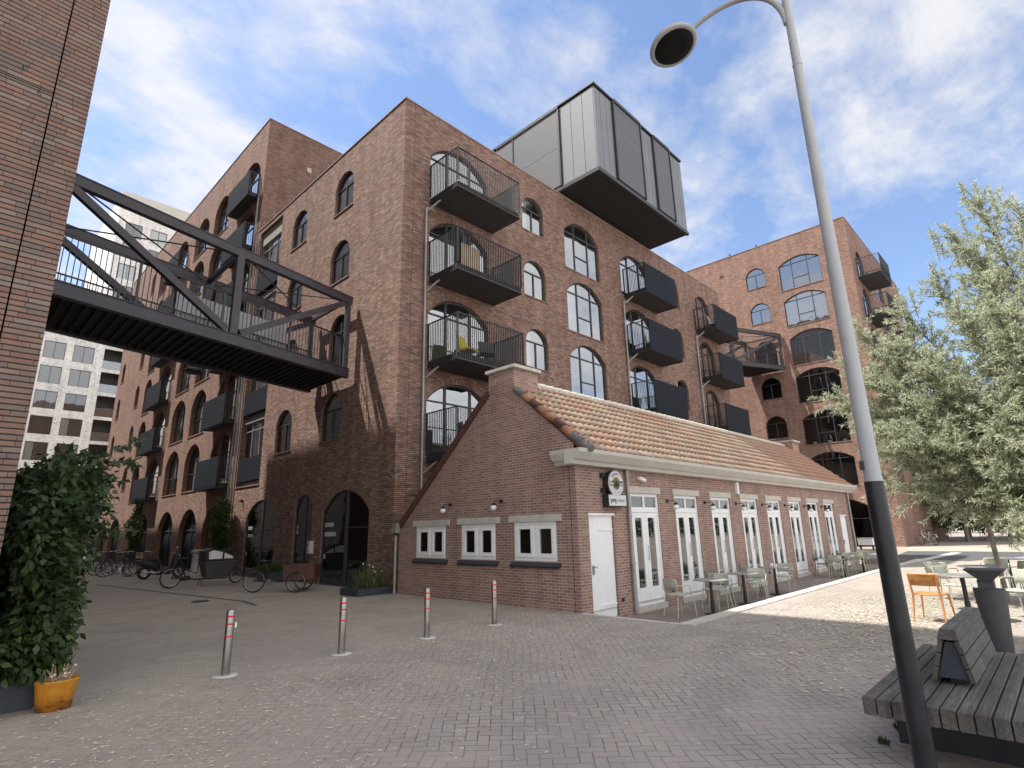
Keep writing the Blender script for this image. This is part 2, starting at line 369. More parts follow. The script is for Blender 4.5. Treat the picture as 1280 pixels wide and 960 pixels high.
# ------------------------------------------------------------------ mesh builder
class MB:
    def __init__(s):
        s.v = []; s.f = []; s.m = []; s.uv = []; s.sm = []
    def add(s, vs, fs, mi=0, uvs=None, smooth=False):
        b = len(s.v); s.v.extend([tuple(p) for p in vs])
        for k, f in enumerate(fs):
            s.f.append([b + i for i in f]); s.m.append(mi); s.sm.append(smooth)
            s.uv.append(uvs[k] if uvs else None)
        return s
    def quad(s, a, b, c, d, mi=0, uv=None):
        return s.add([a, b, c, d], [(0, 1, 2, 3)], mi, [uv] if uv else None)
    def box(s, x0, x1, y0, y1, z0, z1, mi=0):
        vs = [(x0,y0,z0),(x1,y0,z0),(x1,y1,z0),(x0,y1,z0),(x0,y0,z1),(x1,y0,z1),(x1,y1,z1),(x0,y1,z1)]
        return s.add(vs, [(0,3,2,1),(4,5,6,7),(0,1,5,4),(1,2,6,5),(2,3,7,6),(3,0,4,7)], mi)
    def obox(s, c, size, mat=None, mi=0, taper=1.0):
        hx, hy, hz = [a / 2 for a in size]
        vs = []
        for z in (-hz, hz):
            t = taper if z > 0 else 1.0
            for x, y in ((-hx,-hy),(hx,-hy),(hx,hy),(-hx,hy)):
                p = Vector((x*t, y*t, z))
                if mat is not None: p = mat @ p
                vs.append((p.x + c[0], p.y + c[1], p.z + c[2]))
        return s.add(vs, [(0,3,2,1),(4,5,6,7),(0,1,5,4),(1,2,6,5),(2,3,7,6),(3,0,4,7)], mi)
    def beam(s, p0, p1, w, h, mi=0, up=(0, 0, 1)):
        """rectangular bar from p0 to p1, w across, h in the 'up' sense"""
        p0, p1 = Vector(p0), Vector(p1); d = (p1 - p0); L = d.length
        if L < 1e-6: return s
        d.normalize(); u = Vector(up)
        if abs(d.dot(u)) > 0.99: u = Vector((1, 0, 0))
        a = d.cross(u).normalized(); b = a.cross(d).normalized()
        vs = []
        for p in (p0, p1):
            for i, j in ((-1,-1),(1,-1),(1,1),(-1,1)):
                q = p + a * (i * w / 2) + b * (j * h / 2); vs.append(tuple(q))
        return s.add(vs, [(0,1,2,3),(7,6,5,4),(0,4,5,1),(1,5,6,2),(2,6,7,3),(3,7,4,0)], mi)
    def tube(s, pts, r, n=10, mi=0, closed=False, cap=True):
        pts = [Vector(p) for p in pts]; N = len(pts)
        rs = r if isinstance(r, (list, tuple)) else [r] * N
        ref = None; vs = []
        for i, p in enumerate(pts):
            if closed: d = pts[(i + 1) % N] - pts[i - 1]
            elif i == 0: d = pts[1] - pts[0]
            elif i == N - 1: d = pts[-1] - pts[-2]
            else: d = (pts[i + 1] - p).normalized() + (p - pts[i - 1]).normalized()
            if d.length < 1e-9: d = Vector((0, 0, 1))
            d.normalize()
            if ref is None:
                ref = Vector((0, 0, 1)) if abs(d.z) < 0.9 else Vector((1, 0, 0))
            a = (ref - d * ref.dot(d))
            if a.length < 1e-5: a = d.orthogonal()
            a.normalize(); b = d.cross(a); ref = a
            for k in range(n):
                t = 2 * pi * k / n
                vs.append(tuple(p + (a * cos(t) + b * sin(t)) * rs[i]))
        fs = []
        M_ = N if closed else N - 1
        for i in range(M_):
            j = (i + 1) % N
            for k in range(n):
                l = (k + 1) % n
                fs.append((i*n+k, i*n+l, j*n+l, j*n+k))
        s.add(vs, fs, mi, smooth=True)
        if cap and not closed:
            s.add(vs[:n], [tuple(reversed(range(n)))], mi); s.add(vs[-n:], [tuple(range(n))], mi)
        return s
    def cyl(s, p0, p1, r0, r1=None, n=16, mi=0):
        return s.tube([p0, p1], [r0, r0 if r1 is None else r1], n, mi)
    def lathe(s, c, prof, n=20, mi=0, sx=1.0, sy=1.0, cap=True):
        vs = []
        for r, z in prof:
            for k in range(n):
                t = 2 * pi * k / n
                vs.append((c[0] + r * cos(t) * sx, c[1] + r * sin(t) * sy, c[2] + z))
        fs = []
        for i in range(len(prof) - 1):
            for k in range(n):
                l = (k + 1) % n
                fs.append((i*n+k, i*n+l, (i+1)*n+l, (i+1)*n+k))
        s.add(vs, fs, mi, smooth=True)
        if cap:
            s.add(vs[:n], [tuple(reversed(range(n)))], mi); s.add(vs[-n:], [tuple(range(n))], mi)
        return s
    def ball(s, c, r, mi=0, n=14, sz=1.0):
        prof = [(max(1e-4, r * sin(pi * i / 8)), -r * sz * cos(pi * i / 8)) for i in range(9)]
        return s.lathe(c, prof, n, mi, cap=False)
    def prism(s, poly, a0, a1, axis, mi=0):
        """extrude a 2-D polygon along an axis; poly gives the other two coordinates in xyz order"""
        def P(q, a):
            q = list(q); q.insert(axis, a); return tuple(q)
        n = len(poly)
        vs = [P(q, a0) for q in poly] + [P(q, a1) for q in poly]
        fs = [tuple(range(n)), tuple(range(2*n-1, n-1, -1))] + [(i, i+n, (i+1) % n + n, (i+1) % n) for i in range(n)]
        return s.add(vs, fs, mi)
    def data(s, name, mats, off=(0, 0, 0)):
        me = bpy.data.meshes.new(name)
        o = off
        me.from_pydata([(a - o[0], b - o[1], c - o[2]) for a, b, c in s.v], [], s.f)
        if not isinstance(mats, (list, tuple)): mats = [mats]
        for m in mats: me.materials.append(M[m] if isinstance(m, str) else m)
        me.polygons.foreach_set('material_index', s.m)
        me.polygons.foreach_set('use_smooth', s.sm)
        uvl = me.uv_layers.new(name='UVMap')
        flat = []
        for f, uv in zip(s.f, s.uv):
            if uv is not None:
                for q in uv: flat.extend(q)
                continue
            P = [s.v[i] for i in f]
            nx = ny = nz = 0.0
            for i in range(len(P)):
                a, b = P[i], P[(i + 1) % len(P)]
                nx += (a[1]-b[1])*(a[2]+b[2]); ny += (a[2]-b[2])*(a[0]+b[0]); nz += (a[0]-b[0])*(a[1]+b[1])
            nx, ny, nz = abs(nx), abs(ny), abs(nz)
            for q in P:
                if nz > nx and nz > ny: flat.extend((q[0], q[1]))
                elif nx > ny: flat.extend((q[1], q[2]))
                else: flat.extend((q[0], q[2]))
        uvl.data.foreach_set('uv', flat)
        me.update()
        return me
    def build(s, name, mats, parent=None, local=False, loc=None):
        off = (0, 0, 0)
        if parent is not None and not local:
            p = parent; off = Vector((0, 0, 0))
            while p is not None: off += p.location; p = p.parent
        me = s.data(name, mats, off)
        return link(name, me, parent, loc)

def link(name, me, parent=None, loc=None, rz=0.0):
    o = bpy.data.objects.new(name, me); COL.objects.link(o)
    if parent is not None: o.parent = parent
    if loc is not None: o.location = loc
    if rz: o.rotation_euler = (0, 0, rz)
    return o

def tag(o, label=None, cat=None, group=None, kind=None):
    if label: o['label'] = label
    if cat: o['category'] = cat
    if group: o['group'] = group
    if kind: o['kind'] = kind
    return o

def thing(name, loc, label, cat, group=None, rz=0.0):
    o = bpy.data.objects.new(name, None); COL.objects.link(o)
    o.location = loc; o.rotation_euler = (0, 0, rz)
    return tag(o, label, cat, group)

def copy_tree(o, parent=None):
    c = o.copy(); COL.objects.link(c)
    if parent is not None: c.parent = parent
    for ch in [k for k in ALLKIDS(o)]: copy_tree(ch, c)
    return c
def ALLKIDS(o):
    return [k for k in bpy.data.objects if k.parent is o]

# ------------------------------------------------------------------ walls and windows
class Op:
    """an opening in a wall: u from u0 to u1, from z0, height h, arch rise"""
    def __init__(s, u0, u1, z0, z1, rise=0.0, ring=True, sill=True):
        s.u0, s.u1, s.z0, s.h, s.rise, s.ring, s.sill = u0, u1, z0, z1 - z0, rise, ring, sill
        s.w = u1 - u0; s.uc = (u0 + u1) / 2
    def top(s, u):
        return s.z0 + arch_top(u - s.uc, s.w, s.h, s.rise)
    def us(s, n=14):
        if s.rise <= 0: return [s.u0, s.u1]
        return [s.uc - s.w / 2 * cos(pi * i / n) for i in range(n + 1)]

def arch_top(x, w, h, rise):
    if rise <= 0: return h
    R = (rise * rise + w * w / 4) / (2 * rise)
    return h - R + sqrt(max(R * R - x * x, 0))

def P3(plane, c, u, z, d):
    return (u, c + d, z) if plane == 'y' else (c + d, u, z)

def wall(mb, plane, c, u0, u1, z0, z1, ops, reveal=0.22, mi=0, zt=None, ring_mi=None):
    top = zt if zt else (lambda u: z1)
    us = {round(u0, 5), round(u1, 5)}
    for o in ops:
        for u in o.us(): us.add(round(u, 5))
    if zt:
        for u in zt.knots: us.add(round(u, 5))
    us = sorted(u for u in us if u0 - 1e-6 <= u <= u1 + 1e-6)
    for a, b in zip(us[:-1], us[1:]):
        if b - a < 1e-6: continue
        m = (a + b) / 2
        cur = [o for o in ops if o.u0 < m < o.u1]
        cur.sort(key=lambda o: o.z0)
        la, lb = z0, z0
        for o in cur:
            if o.z0 > la + 1e-5:
                mb.quad(P3(plane, c, a, la, 0), P3(plane, c, b, lb, 0), P3(plane, c, b, o.z0, 0), P3(plane, c, a, o.z0, 0), mi)
            la, lb = o.top(a), o.top(b)
        mb.quad(P3(plane, c, a, la, 0), P3(plane, c, b, lb, 0), P3(plane, c, b, top(b), 0), P3(plane, c, a, top(a), 0), mi)
    for o in ops:
        uu = o.us()
        prof = [(o.u0, o.z0)] + [(u, o.top(u)) for u in uu] + [(o.u1, o.z0)]
        prof.append(prof[0])
        for (a, za), (b, zb) in zip(prof[:-1], prof[1:]):
            if abs(a - b) + abs(za - zb) < 1e-6: continue
            mb.quad(P3(plane, c, a, za, 0), P3(plane, c, b, zb, 0), P3(plane, c, b, zb, reveal), P3(plane, c, a, za, reveal), mi)
        if o.rise > 0 and o.ring:
            R = (o.rise ** 2 + o.w ** 2 / 4) / (2 * o.rise); cz = o.z0 + o.h - R
            W = 0.21; a0 = math.asin(min(1, (o.w / 2) / R))
            if o.rise > o.w / 2: a0 = pi - a0
            n = 16; d = -0.006
            for k in range(n):
                t0 = -a0 + 2 * a0 * k / n; t1 = -a0 + 2 * a0 * (k + 1) / n
                q = [P3(plane, c, o.uc + r * sin(t), cz + r * cos(t), d) for r, t in ((R, t0), (R + W, t0), (R + W, t1), (R, t1))]
                uv = [(0.008 + (r - R), R * t + 50) for r, t in ((R, t0), (R + W, t0), (R + W, t1), (R, t1))]
                mb.quad(*q, mi, uv)
                e = [P3(plane, c, o.uc + (R + W) * sin(t), cz + (R + W) * cos(t), dd) for t, dd in ((t0, 0), (t0, d), (t1, d), (t1, 0))]
                mb.quad(*e, mi)
        if o.sill:
            a, b = o.u0 - 0.02, o.u1 + 0.02
            sl = [P3(plane, c, x, z, d) for x, z, d in ((a, o.z0 - 0.055, -0.035), (b, o.z0 - 0.055, -0.035), (b, o.z0 + 0.004, -0.035), (a, o.z0 + 0.004, -0.035),
                                                       (a, o.z0 - 0.055, 0.0), (b, o.z0 - 0.055, 0.0), (b, o.z0 + 0.012, reveal), (a, o.z0 + 0.012, reveal))]
            mb.add(sl, [(0, 1, 2, 3), (0, 4, 5, 1), (3, 2, 6, 7), (0, 3, 7, 4), (1, 5, 6, 2)], mi)

WIN = {}
def window_meshes(w, h, rise, style):
    key = (round(w, 3), round(h, 3), round(rise, 3), style)
    if key in WIN: return WIN[key]
    fr = MB(); fw = 0.055; y0, y1 = 0.10, 0.17
    if style.startswith('white') or style == 'shop': y0, y1 = 0.05, 0.13
    if style == 'white': fw = 0.075
    n = 14
    def arc(inset):
        ww = w - 2 * inset; hh = h - inset
        rr = max(0.0, rise - inset * 0.3) if rise > 0 else 0
        if rise <= 0: return [(-ww / 2, hh), (ww / 2, hh)]
        return [(-ww / 2 * cos(pi * i / n), arch_top(-ww / 2 * cos(pi * i / n), ww, hh, rr)) for i in range(n + 1)]
    o = [(-w / 2, 0)] + arc(0) + [(w / 2, 0)]
    i_ = [(-w / 2 + fw, fw)] + arc(fw) + [(w / 2 - fw, fw)]
    N = len(o)
    for k in range(N):
        l = (k + 1) % N
        (ax, az), (bx, bz), (cx, cz), (dx, dz) = o[k], o[l], i_[l], i_[k]
        fr.quad((ax, y0, az), (bx, y0, bz), (cx, y0, cz), (dx, y0, dz))
        fr.quad((dx, y0, dz), (cx, y0, cz), (cx, y1, cz), (dx, y1, dz))
    def vbar(x, z0=0.0, z1=None, t=0.05):
        zt = arch_top(abs(x) + t / 2, w, h, rise) if z1 is None else z1
        fr.box(x - t / 2, x + t / 2, y0 - 0.012, y1 - 0.006, z0, zt - 0.012 if z1 is None else z1)
    def hbar(z, x0=None, x1=None, t=0.05):
        hw = w / 2
        if rise > 0 and z > h - rise:
            R = (rise ** 2 + w ** 2 / 4) / (2 * rise); hw = sqrt(max(0, R * R - (z - (h - R)) ** 2))
        x0 = -hw if x0 is None else x0; x1 = hw if x1 is None else x1
        fr.box(x0, x1, y0 - 0.008, y1 - 0.008, z - t / 2, z + t / 2)
    if style == 'small':
        hbar(h - rise * 0.95); vbar(0.0, 0, h - rise * 0.95)
    elif style == 'small_tall':
        hbar(h - rise * 0.95); vbar(0.0)
    elif style == 'big':
        vbar(-w * 0.19); vbar(w * 0.19); hbar(h - rise * 0.95); hbar(h * 0.33, -w * 0.19, w * 0.19)
    elif style == 'tallbig':
        vbar(0.0); hbar(h * 0.70); hbar(h * 0.38)
    elif style == 'door':
        vbar(-w * 0.2, t=0.08); vbar(w * 0.2, t=0.08); hbar(h - rise * 0.98)
        fr.box(-w * 0.2, w * 0.2, y0 - 0.01, y1 - 0.01, 0, 0.22)
    elif style == 'door2':
        vbar(0.0, t=0.09); hbar(h - rise * 0.98, t=0.07); fr.box(-w / 2, w / 2, y0 - 0.01, y1 - 0.01, 0, 0.16)
    elif style == 'shop':
        vbar(w * 0.03, t=0.14); hbar(1.86, t=0.035); fr.box(-w / 2, w / 2, y0 - 0.01, y1 - 0.01, 0, 0.12)
    elif style == 'garage':
        vbar(0.0, t=0.06); hbar(h - rise * 1.05, t=0.06)
    elif style == 'pair':
        vbar(0.0)
    elif style == 'triple':
        vbar(-w / 6); vbar(w / 6); hbar(h * 0.78)
    pn = MB()
    yp = y0 + 0.03
    ps = o
    us = [p[0] for p in o[1:-1]]
    for a, b in zip(us[:-1], us[1:]):
        pn.quad((a, yp, 0.01), (b, yp, 0.01), (b, yp, arch_top(b, w, h, rise) - 0.004), (a, yp, arch_top(a, w, h, rise) - 0.004))
    fmat = {'white': 'white_paint', 'shop': 'frame_dark'}.get(style, 'frame_dark')
    if style == 'triple': fmat = 'frame_grey'
    gmat = {'pair': 'glass_pale', 'shop': 'glass_shop', 'garage': 'panel_dark'}.get(style, 'glass')
    if style == 'garage': pn2 = 'panel_dark'
    WIN[key] = (fr.data('window_frame', fmat), pn.data('window_pane', gmat))
    return WIN[key]

def curtain_mesh(w, h, side, mat):
    key = ('c', round(w, 2), round(h, 2), side, mat)
    if key in WIN: return WIN[key]
    c = MB(); n = max(10, int(w * 22))
    x0, x1 = {0: (-w / 2, w / 2), 1: (-w / 2, -w * 0.1), 2: (w * 0.1, w / 2)}[side]
    pr = [(x0 + (x1 - x0) * i / n, 0.23 + 0.025 * sin(i * 1.9) + 0.012 * sin(i * 0.7)) for i in range(n + 1)]
    for (a, ya), (b, yb) in zip(pr[:-1], pr[1:]):
        c.quad((a, ya, 0.03), (b, yb, 0.03), (b, yb, h), (a, ya, h))
    WIN[key] = c.data('curtain', mat)
    return WIN[key]

def put_window(root, plane, c, o, style, name='window', curtain=None, recess=0.0):
    fm, pm = window_meshes(o.w, o.h, o.rise, style)
    L = Vector(P3(plane, c, o.uc, o.z0, recess)) - root.location
    w = link(name, fm, root, L, 0 if plane == 'y' else -pi / 2)
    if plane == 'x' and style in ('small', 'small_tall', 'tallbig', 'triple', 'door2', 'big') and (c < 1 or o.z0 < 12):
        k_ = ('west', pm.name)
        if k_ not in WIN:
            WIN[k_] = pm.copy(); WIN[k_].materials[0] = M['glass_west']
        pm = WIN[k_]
    link('pane', pm, w)
    if curtain is not None:
        side, mat = curtain
        link('curtain', curtain_mesh(o.w * 1.25, o.h + 0.1, side, mat), w)
    return w

def balcony(root, plane, c, u0, u1, z, depth, h=1.5, slab=0.18, front='bars', near='bars', name='balcony'):
    """z = underside of the slab; projects to -depth from plane c"""
    b = bpy.data.objects.new(name, None); COL.objects.link(b); b.parent = root
    b.location = Vector(P3(plane, c, (u0 + u1) / 2, z, -depth / 2)) - root.location
    s = MB()
    def bx(mb, ua, ub, da, db, za, zb, mi=0):
        if plane == 'y': mb.box(ua, ub, c - db, c - da, za, zb, mi)
        else: mb.box(c - db, c - da, ua, ub, za, zb, mi)
    bx(s, u0 + 0.05, u1 - 0.05, 0.003, depth - 0.05, z, z + slab + .04)
    s.build('slab', 'slab', b)
    f = MB()
    bx(f, u0, u1, depth - 0.028, depth, z - 0.03, z + 0.01)
    bx(f, u0, u0 + 0.028, 0.0, depth - 0.029, z - 0.03, z + 0.01)
    bx(f, u1 - 0.028, u1, 0.0, depth - 0.029, z - 0.03, z + 0.01)
    f.build('edge_beam', 'metal_dark', b)
    r = MB(); zt = z + h; zb = z + slab + 0.05
    bx(r, u0 - 0.004, u1 + 0.004, depth - 0.04, depth + 0.006, zt - 0.012, zt + 0.02)
    bx(r, u0 - 0.004, u0 + 0.04, 0.0, depth - 0.041, zt - 0.012, zt + 0.02)
    bx(r, u1 - 0.04, u1 + 0.004, 0.0, depth - 0.041, zt - 0.012, zt + 0.02)
    for u in (u0 + 0.002, u1 - 0.042):
        for d in (depth - 0.042, 0.02): bx(r, u, u + 0.04, d, d + 0.04, zb, zt)
    st = 0.085
    def bars_f():
        n = int((u1 - u0) / st)
        for i in range(1, n):
            u = u0 + (u1 - u0) * i / n; bx(r, u - 0.006, u + 0.006, depth - 0.034, depth - 0.004, z + 0.01, zt)
    def bars_s(u):
        n = int(depth / st)
        for i in range(1, n):
            d = depth * i / n; bx(r, u, u + 0.03, d - 0.006, d + 0.006, z + 0.01, zt)
    if front == 'bars': bars_f()
    if near == 'bars': bars_s(u0)
    bars_s(u1 - 0.03)
    r.build('railing', 'metal_dark', b)
    if front == 'panel':
        p = MB(); n = 3
        for i in range(n):
            a = u0 + (u1 - u0) * i / n + 0.004; e = u0 + (u1 - u0) * (i + 1) / n - 0.004
            bx(p, a, e, depth + 0.0075, depth + 0.02, z - 0.02, zt + 0.01)
        p.build('front_panel', 'panel_dark', b)
    elif front == 'glass':
        p = MB(); bx(p, u0 + 0.01, u1 - 0.01, depth + 0.0075, depth + 0.018, zb, zt - 0.02)
        p.build('front_panel', 'screen', b)
    return b

def downpipe(root, pts, r=0.045, mat='pipe', name='downpipe'):
    m = MB(); m.tube(pts, r, 10)
    for p, q in zip(pts[:-1], pts[1:]):
        p, q = Vector(p), Vector(q)
        if abs(q.z - p.z) > 2:
            k = int(abs(q.z - p.z) / 1.6)
            for i in range(1, k + 1):
                c = p.lerp(q, i / (k + 1)); m.cyl((c.x, c.y, c.z - 0.02), (c.x, c.y, c.z + 0.02), r * 1.25, n=10)
    return m.build(name, mat, root)
SKY_LOC = (14.4, 17.1, 0); SKY_STR = 0.14; SUN_STR = 3.1; EXPO = 1.28; CLD = 3.0; BACK_FILL = 0.8
# ================================================================== SETTING
def structure(o): o['kind'] = 'structure'; return o
g = MB()
TX0, TX1, TY0, TY1 = -0.2, 21.4, -9.42, -7.13   # sunken café terrace
BIG = 420
def gr(x0, x1, y0, y1): g.quad((x0, y0, 0), (x1, y0, 0), (x1, y1, 0), (x0, y1, 0))
gr(-BIG, TX0, -BIG, BIG); gr(TX1, BIG, -BIG, BIG); gr(TX0, TX1, -BIG, TY0); gr(TX0, TX1, TY1, BIG)
structure(g.build('pavement', 'paving'))
t = MB(); t.quad((TX0, TY0, -.24), (TX1, TY0, -.24), (TX1, TY1 + .02, -.24), (TX0, TY1 + .02, -.24))
t.quad((TX1, TY0, -.24), (TX1, TY1, -.24), (TX1, TY1, 0), (TX1, TY0, 0))
structure(t.build('terrace_floor', 'terrace'))
k = MB()
x = TX0
while x < TX1 - .05:
    e = min(x + 1.0, TX1); k.box(x + .003, e - .003, TY0 - .14, TY0 + .12, -.24, .022 + random.uniform(-.004, .004)); x = e
y = TY0 + .13
while y < TY1 - .12:
    e = min(y + .9, TY1 - .02); k.box(TX0 - .1, TX0 + .04, y + .003, e - .003, -.24, .012); y = e
structure(k.build('kerb', 'kerb'))
r = MB(); r.add([(20.5, -11.2, .004), (27.0, -13.5, .004), (29.5, -13.0, .004), (29.2, -7.6, .004), (21.8, -8.2, .004)], [(0, 1, 2, 3, 4)])
structure(r.build('road', 'asphalt'))
r = MB(); r.add([(19.2, -9.75, .008), (28.0, -10.2, .008), (28.0, -9.75, .008), (19.2, -9.35, .008)], [(0, 1, 2, 3)])
structure(r.build('road_marking', 'kerb'))
r = MB(); r.add([(29.6, -40, .004), (36.5, -40, .004), (35.4, -6.6, .004), (29.4, -7.4, .004)], [(0, 1, 2, 3)])
structure(r.build('path', 'path'))
r = MB(); r.tube([(-4.34 + .22 * cos(a), 2.55 + .22 * sin(a), .004) for a in np.linspace(0, 2 * pi, 20)[:-1]], .01, 4, closed=True)
r.lathe((-4.34, 2.55, 0), [(.2, .001), (.2, .008)], 20)
tag(r.build('manhole_cover', 'metal_dark'), 'round iron cover set in the side street paving', 'manhole cover')

import bisect
dl = [(-4.9, 12.5), (-4.35, 7.6), (-3.9, 4.0), (-3.6, 1.6), (-3.75, .3)]
r = MB()
for (xa, ya), (xb, yb) in zip(dl[:-1], dl[1:]): r.add([(xa - .06, ya, .004), (xa + .06, ya, .004), (xb + .06, yb, .004), (xb - .06, yb, .004)], [(0, 1, 2, 3)])
structure(r.build('drainage_kerb', 'asphalt'))
# ================================================================== MAIN BUILDING
FL = [4.12, 7.26, 10.40, 13.53]            # floor levels of the storeys
main = thing('apartment_building', (0, 0, 0), 'brown brick apartment block behind the tiled cafe with dark balconies and a roof box', 'building')
opsS = []; winS = []
def addS(o, style, cur=None): opsS.append(o); winS.append((o, style, cur))
for i, f in enumerate(FL):
    addS(Op(1.16, 4.05, f, f + 2.56, .74, sill=False), 'door', (2, 'curtain') if i == 2 else None)
for i, zz in enumerate((8.1, 11.24, 14.33)):
    addS(Op(6.16, 7.56, zz, zz + 1.73, .62), 'small', [(1, 'curtain'), None, (1, 'curtain')][i])
    addS(Op(18.7, 20.1, zz, zz + 1.73, .62), 'small')
for i, zz in enumerate((7.22, 10.36, 13.48)):
    addS(Op(9.05, 11.82, zz, zz + 2.65, .72), 'big', [None, (1, 'curtain'), (0, 'blind')][i] if i < 2 else None)
for i, f in enumerate(FL[1:]):
    addS(Op(13.72, 16.6, f, f + 2.56, .74, sill=False), 'door', (1, 'curtain') if i != 1 else (2, 'curtain'))
    addS(Op(22.1, 24.2, f, f + 2.56, .8, sill=False), 'door', (1, 'curtain'))
w = MB(); wall(w, 'y', 0, 0, 26, 0, 17.2, opsS)
opsW = []; winW = []
def addW(o, style, cur=None): opsW.append(o); winW.append((o, style, cur))
addW(Op(3.52, 4.98, 14.45, 16.22, .66), 'small', (0, 'curtain')); addW(Op(3.54, 5.04, 11.33, 13.08, .66), 'small', (0, 'curtain'))
addW(Op(7.5, 9.0, 14.42, 16.2, .66), 'small', (0, 'curtain')); addW(Op(7.5, 9.0, 11.3, 13.05, .66), 'small', (0, 'blind'))
addW(Op(3.3, 4.75, 7.3, 9.82, .66, sill=False), 'door2')
addW(Op(7.5, 9.0, 8.2, 9.9, .66), 'small')
addW(Op(3.54, 5.05, 5.0, 6.76, .66), 'small'); addW(Op(7.5, 9.0, 4.98, 6.78, .66), 'small', (0, 'blind'))
addW(Op(8.3, 11.35, 0.02, 3.13, .72, sill=False), 'shop'); addW(Op(5.2, 6.65, 0.02, 3.13, .58, sill=False), 'shop')
addW(Op(1.38, 4.45, 0.02, 3.12, .72, sill=False), 'shop')
bay = Op(10.3, 12.95, 3.85, 16.95, 0, ring=False)
wall(w, 'x', 0, 0, 13.28, 0, 17.2, opsW + [bay], reveal=.22)
w.quad((26, 0, 0), (26, 16, 0), (26, 16, 17.2), (26, 0, 17.2)); w.quad((0, 16, 0), (26, 16, 0), (26, 16, 17.2), (0, 16, 17.2))
w.box(0.3, 25.7, 0.3, 15.7, 16.7, 16.75)
w.build('wall', 'brick', main)
c = MB(); T = 17.2
c.box(-.03, 26.03, -.03, .3, T, T + .05); c.box(-.03, .3, .301, 13.28, T, T + .05); c.box(25.7, 26.03, .301, 16, T, T + .05)
c.build('coping', 'coping', main)
I = MB()
I.quad((1.5, 1.5, 0), (25, 1.5, 0), (25, 1.5, 16.9), (1.5, 1.5, 16.9)); I.quad((1.5, 1.5, 0), (1.5, 13.2, 0), (1.5, 13.2, 16.9), (1.5, 1.5, 16.9))
for z in [3.7] + [f - .15 for f in FL[1:]] + [16.6]:
    I.box(.24, 1.5, .24, 13.2, z, z + .1); I.box(1.5, 25.7, .24, 1.5, z, z + .1)
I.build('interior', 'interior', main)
for o, st, cu in winS: put_window(main, 'y', 0, o, st, 'balcony_door' if st == 'door' else 'window', cu)
for o, st, cu in winW: put_window(main, 'x', 0, o, st, 'glazed_door' if st in ('shop', 'door2') else 'window', cu)
# glazed stair bay
for i, f in enumerate(FL):
    b = MB()
    b.box(.221, .32, 10.3, 12.95, f - .22, f - .06); b.build('bay_edge', 'frame_grey', main)
    b = MB(); b.box(.0, .05, 10.31, 12.94, f - .05, f + 1.02); b.build('bay_balustrade', 'panel_dark', main)
    put_window(main, 'x', .1, Op(10.31, 12.94, f + 1.0, f + 2.68, 0), 'triple', 'bay_window', (0, 'curtain') if i % 2 else None)
    b = MB(); b.box(.12, .2, 10.31, 12.94, f + 2.69, f + 2.9 if i < 3 else 16.94); b.build('bay_panel', 'blind', main)
# balconies
for i, f in enumerate(FL): balcony(main, 'y', 0, 1.14, 4.3, f - .22, 1.6, 1.55)
for i, f in enumerate(FL[1:]):
    balcony(main, 'y', 0, 13.88, 17.15, f - .22, 1.3, 1.6, front='panel')
    balcony(main, 'y', 0, 21.9, 25.25, f - .22, 1.3, 1.55, front='panel')
for X, top in ((.94, 13.0), (13.65, 13.05), (21.7, 13.05)):
    downpipe(main, [(X + .35, -.1, top + .05), (X + .05, -.1, top), (X, -.1, top - .05), (X, -.1, .2)])
for X in (.96, 13.66, 21.7):
    for f in FL[1:] if X > 1 else FL:
        downpipe(main, [(X + .3, -.5, f - .25), (X + .04, -.12, f - .62)], .035)
downpipe(main, [(-.1, 13.2, 16.9), (-.1, 13.2, .1)])
# joints
j = MB()
for X in (0.42, 17.9): j.box(X, X + .012, -.003, .01, 0, 17.2)
for zz in (10.02, 13.17): j.box(4.4, 26, -.003, .01, zz, zz + .014)
j.build('expansion_joint', 'interior_dark', main)
# notices and furniture on the shop doors
for (ya, yb, za, zb) in ((4.30, 4.0, 2.06, 1.92), (3.98, 3.72, 2.06, 1.92), (4.30, 3.95, 1.74, 1.6), (3.93, 3.55, 1.74, 1.6), (4.28, 4.2, 1.0, .85),
                         (11.15, 10.75, 2.06, 1.92), (11.15, 10.6, 1.74, 1.6), (11.2, 11.12, 1.0, .85), (6.5, 6.4, 2.0, 1.7)):
    p = MB(); p.box(.063, .068, yb, ya, zb, za)
    n = p.build('notice', 'paper', main)
    q = MB()
    for r_ in range(2):
        zz = zb + (za - zb) * (.35 + .35 * r_); L = abs(ya - yb)
        q.box(.060, .0625, yb + L * .15, yb + L * (.8 - .2 * r_), zz, zz + .012)
    q.build('printed_line', 'ink', n)
lb = MB(); lb.box(-.16, -.001, 4.95, 5.12, 1.02, 1.42); lb.box(-.17, 0, 4.93, 5.14, 1.42, 1.45); lb.box(-.164, -.161, 4.97, 5.1, 1.3, 1.33, 1)
tag(lb.build('letter_box', ['lintel', 'ink']), 'pale grey letter box on the brick pier beside the arched door', 'letter box')
s_ = MB(); s_.cyl((0, 9.9 - 1.7, 3.5), (-.1, 9.9 - 1.7, 3.48), .05)
# small outdoor light above the arch
s_ = MB(); s_.cyl((0, 11.9, 3.2), (-.12, 11.9, 3.17), .06, .05); s_.build('wall_light', 'lamp_glass', main)

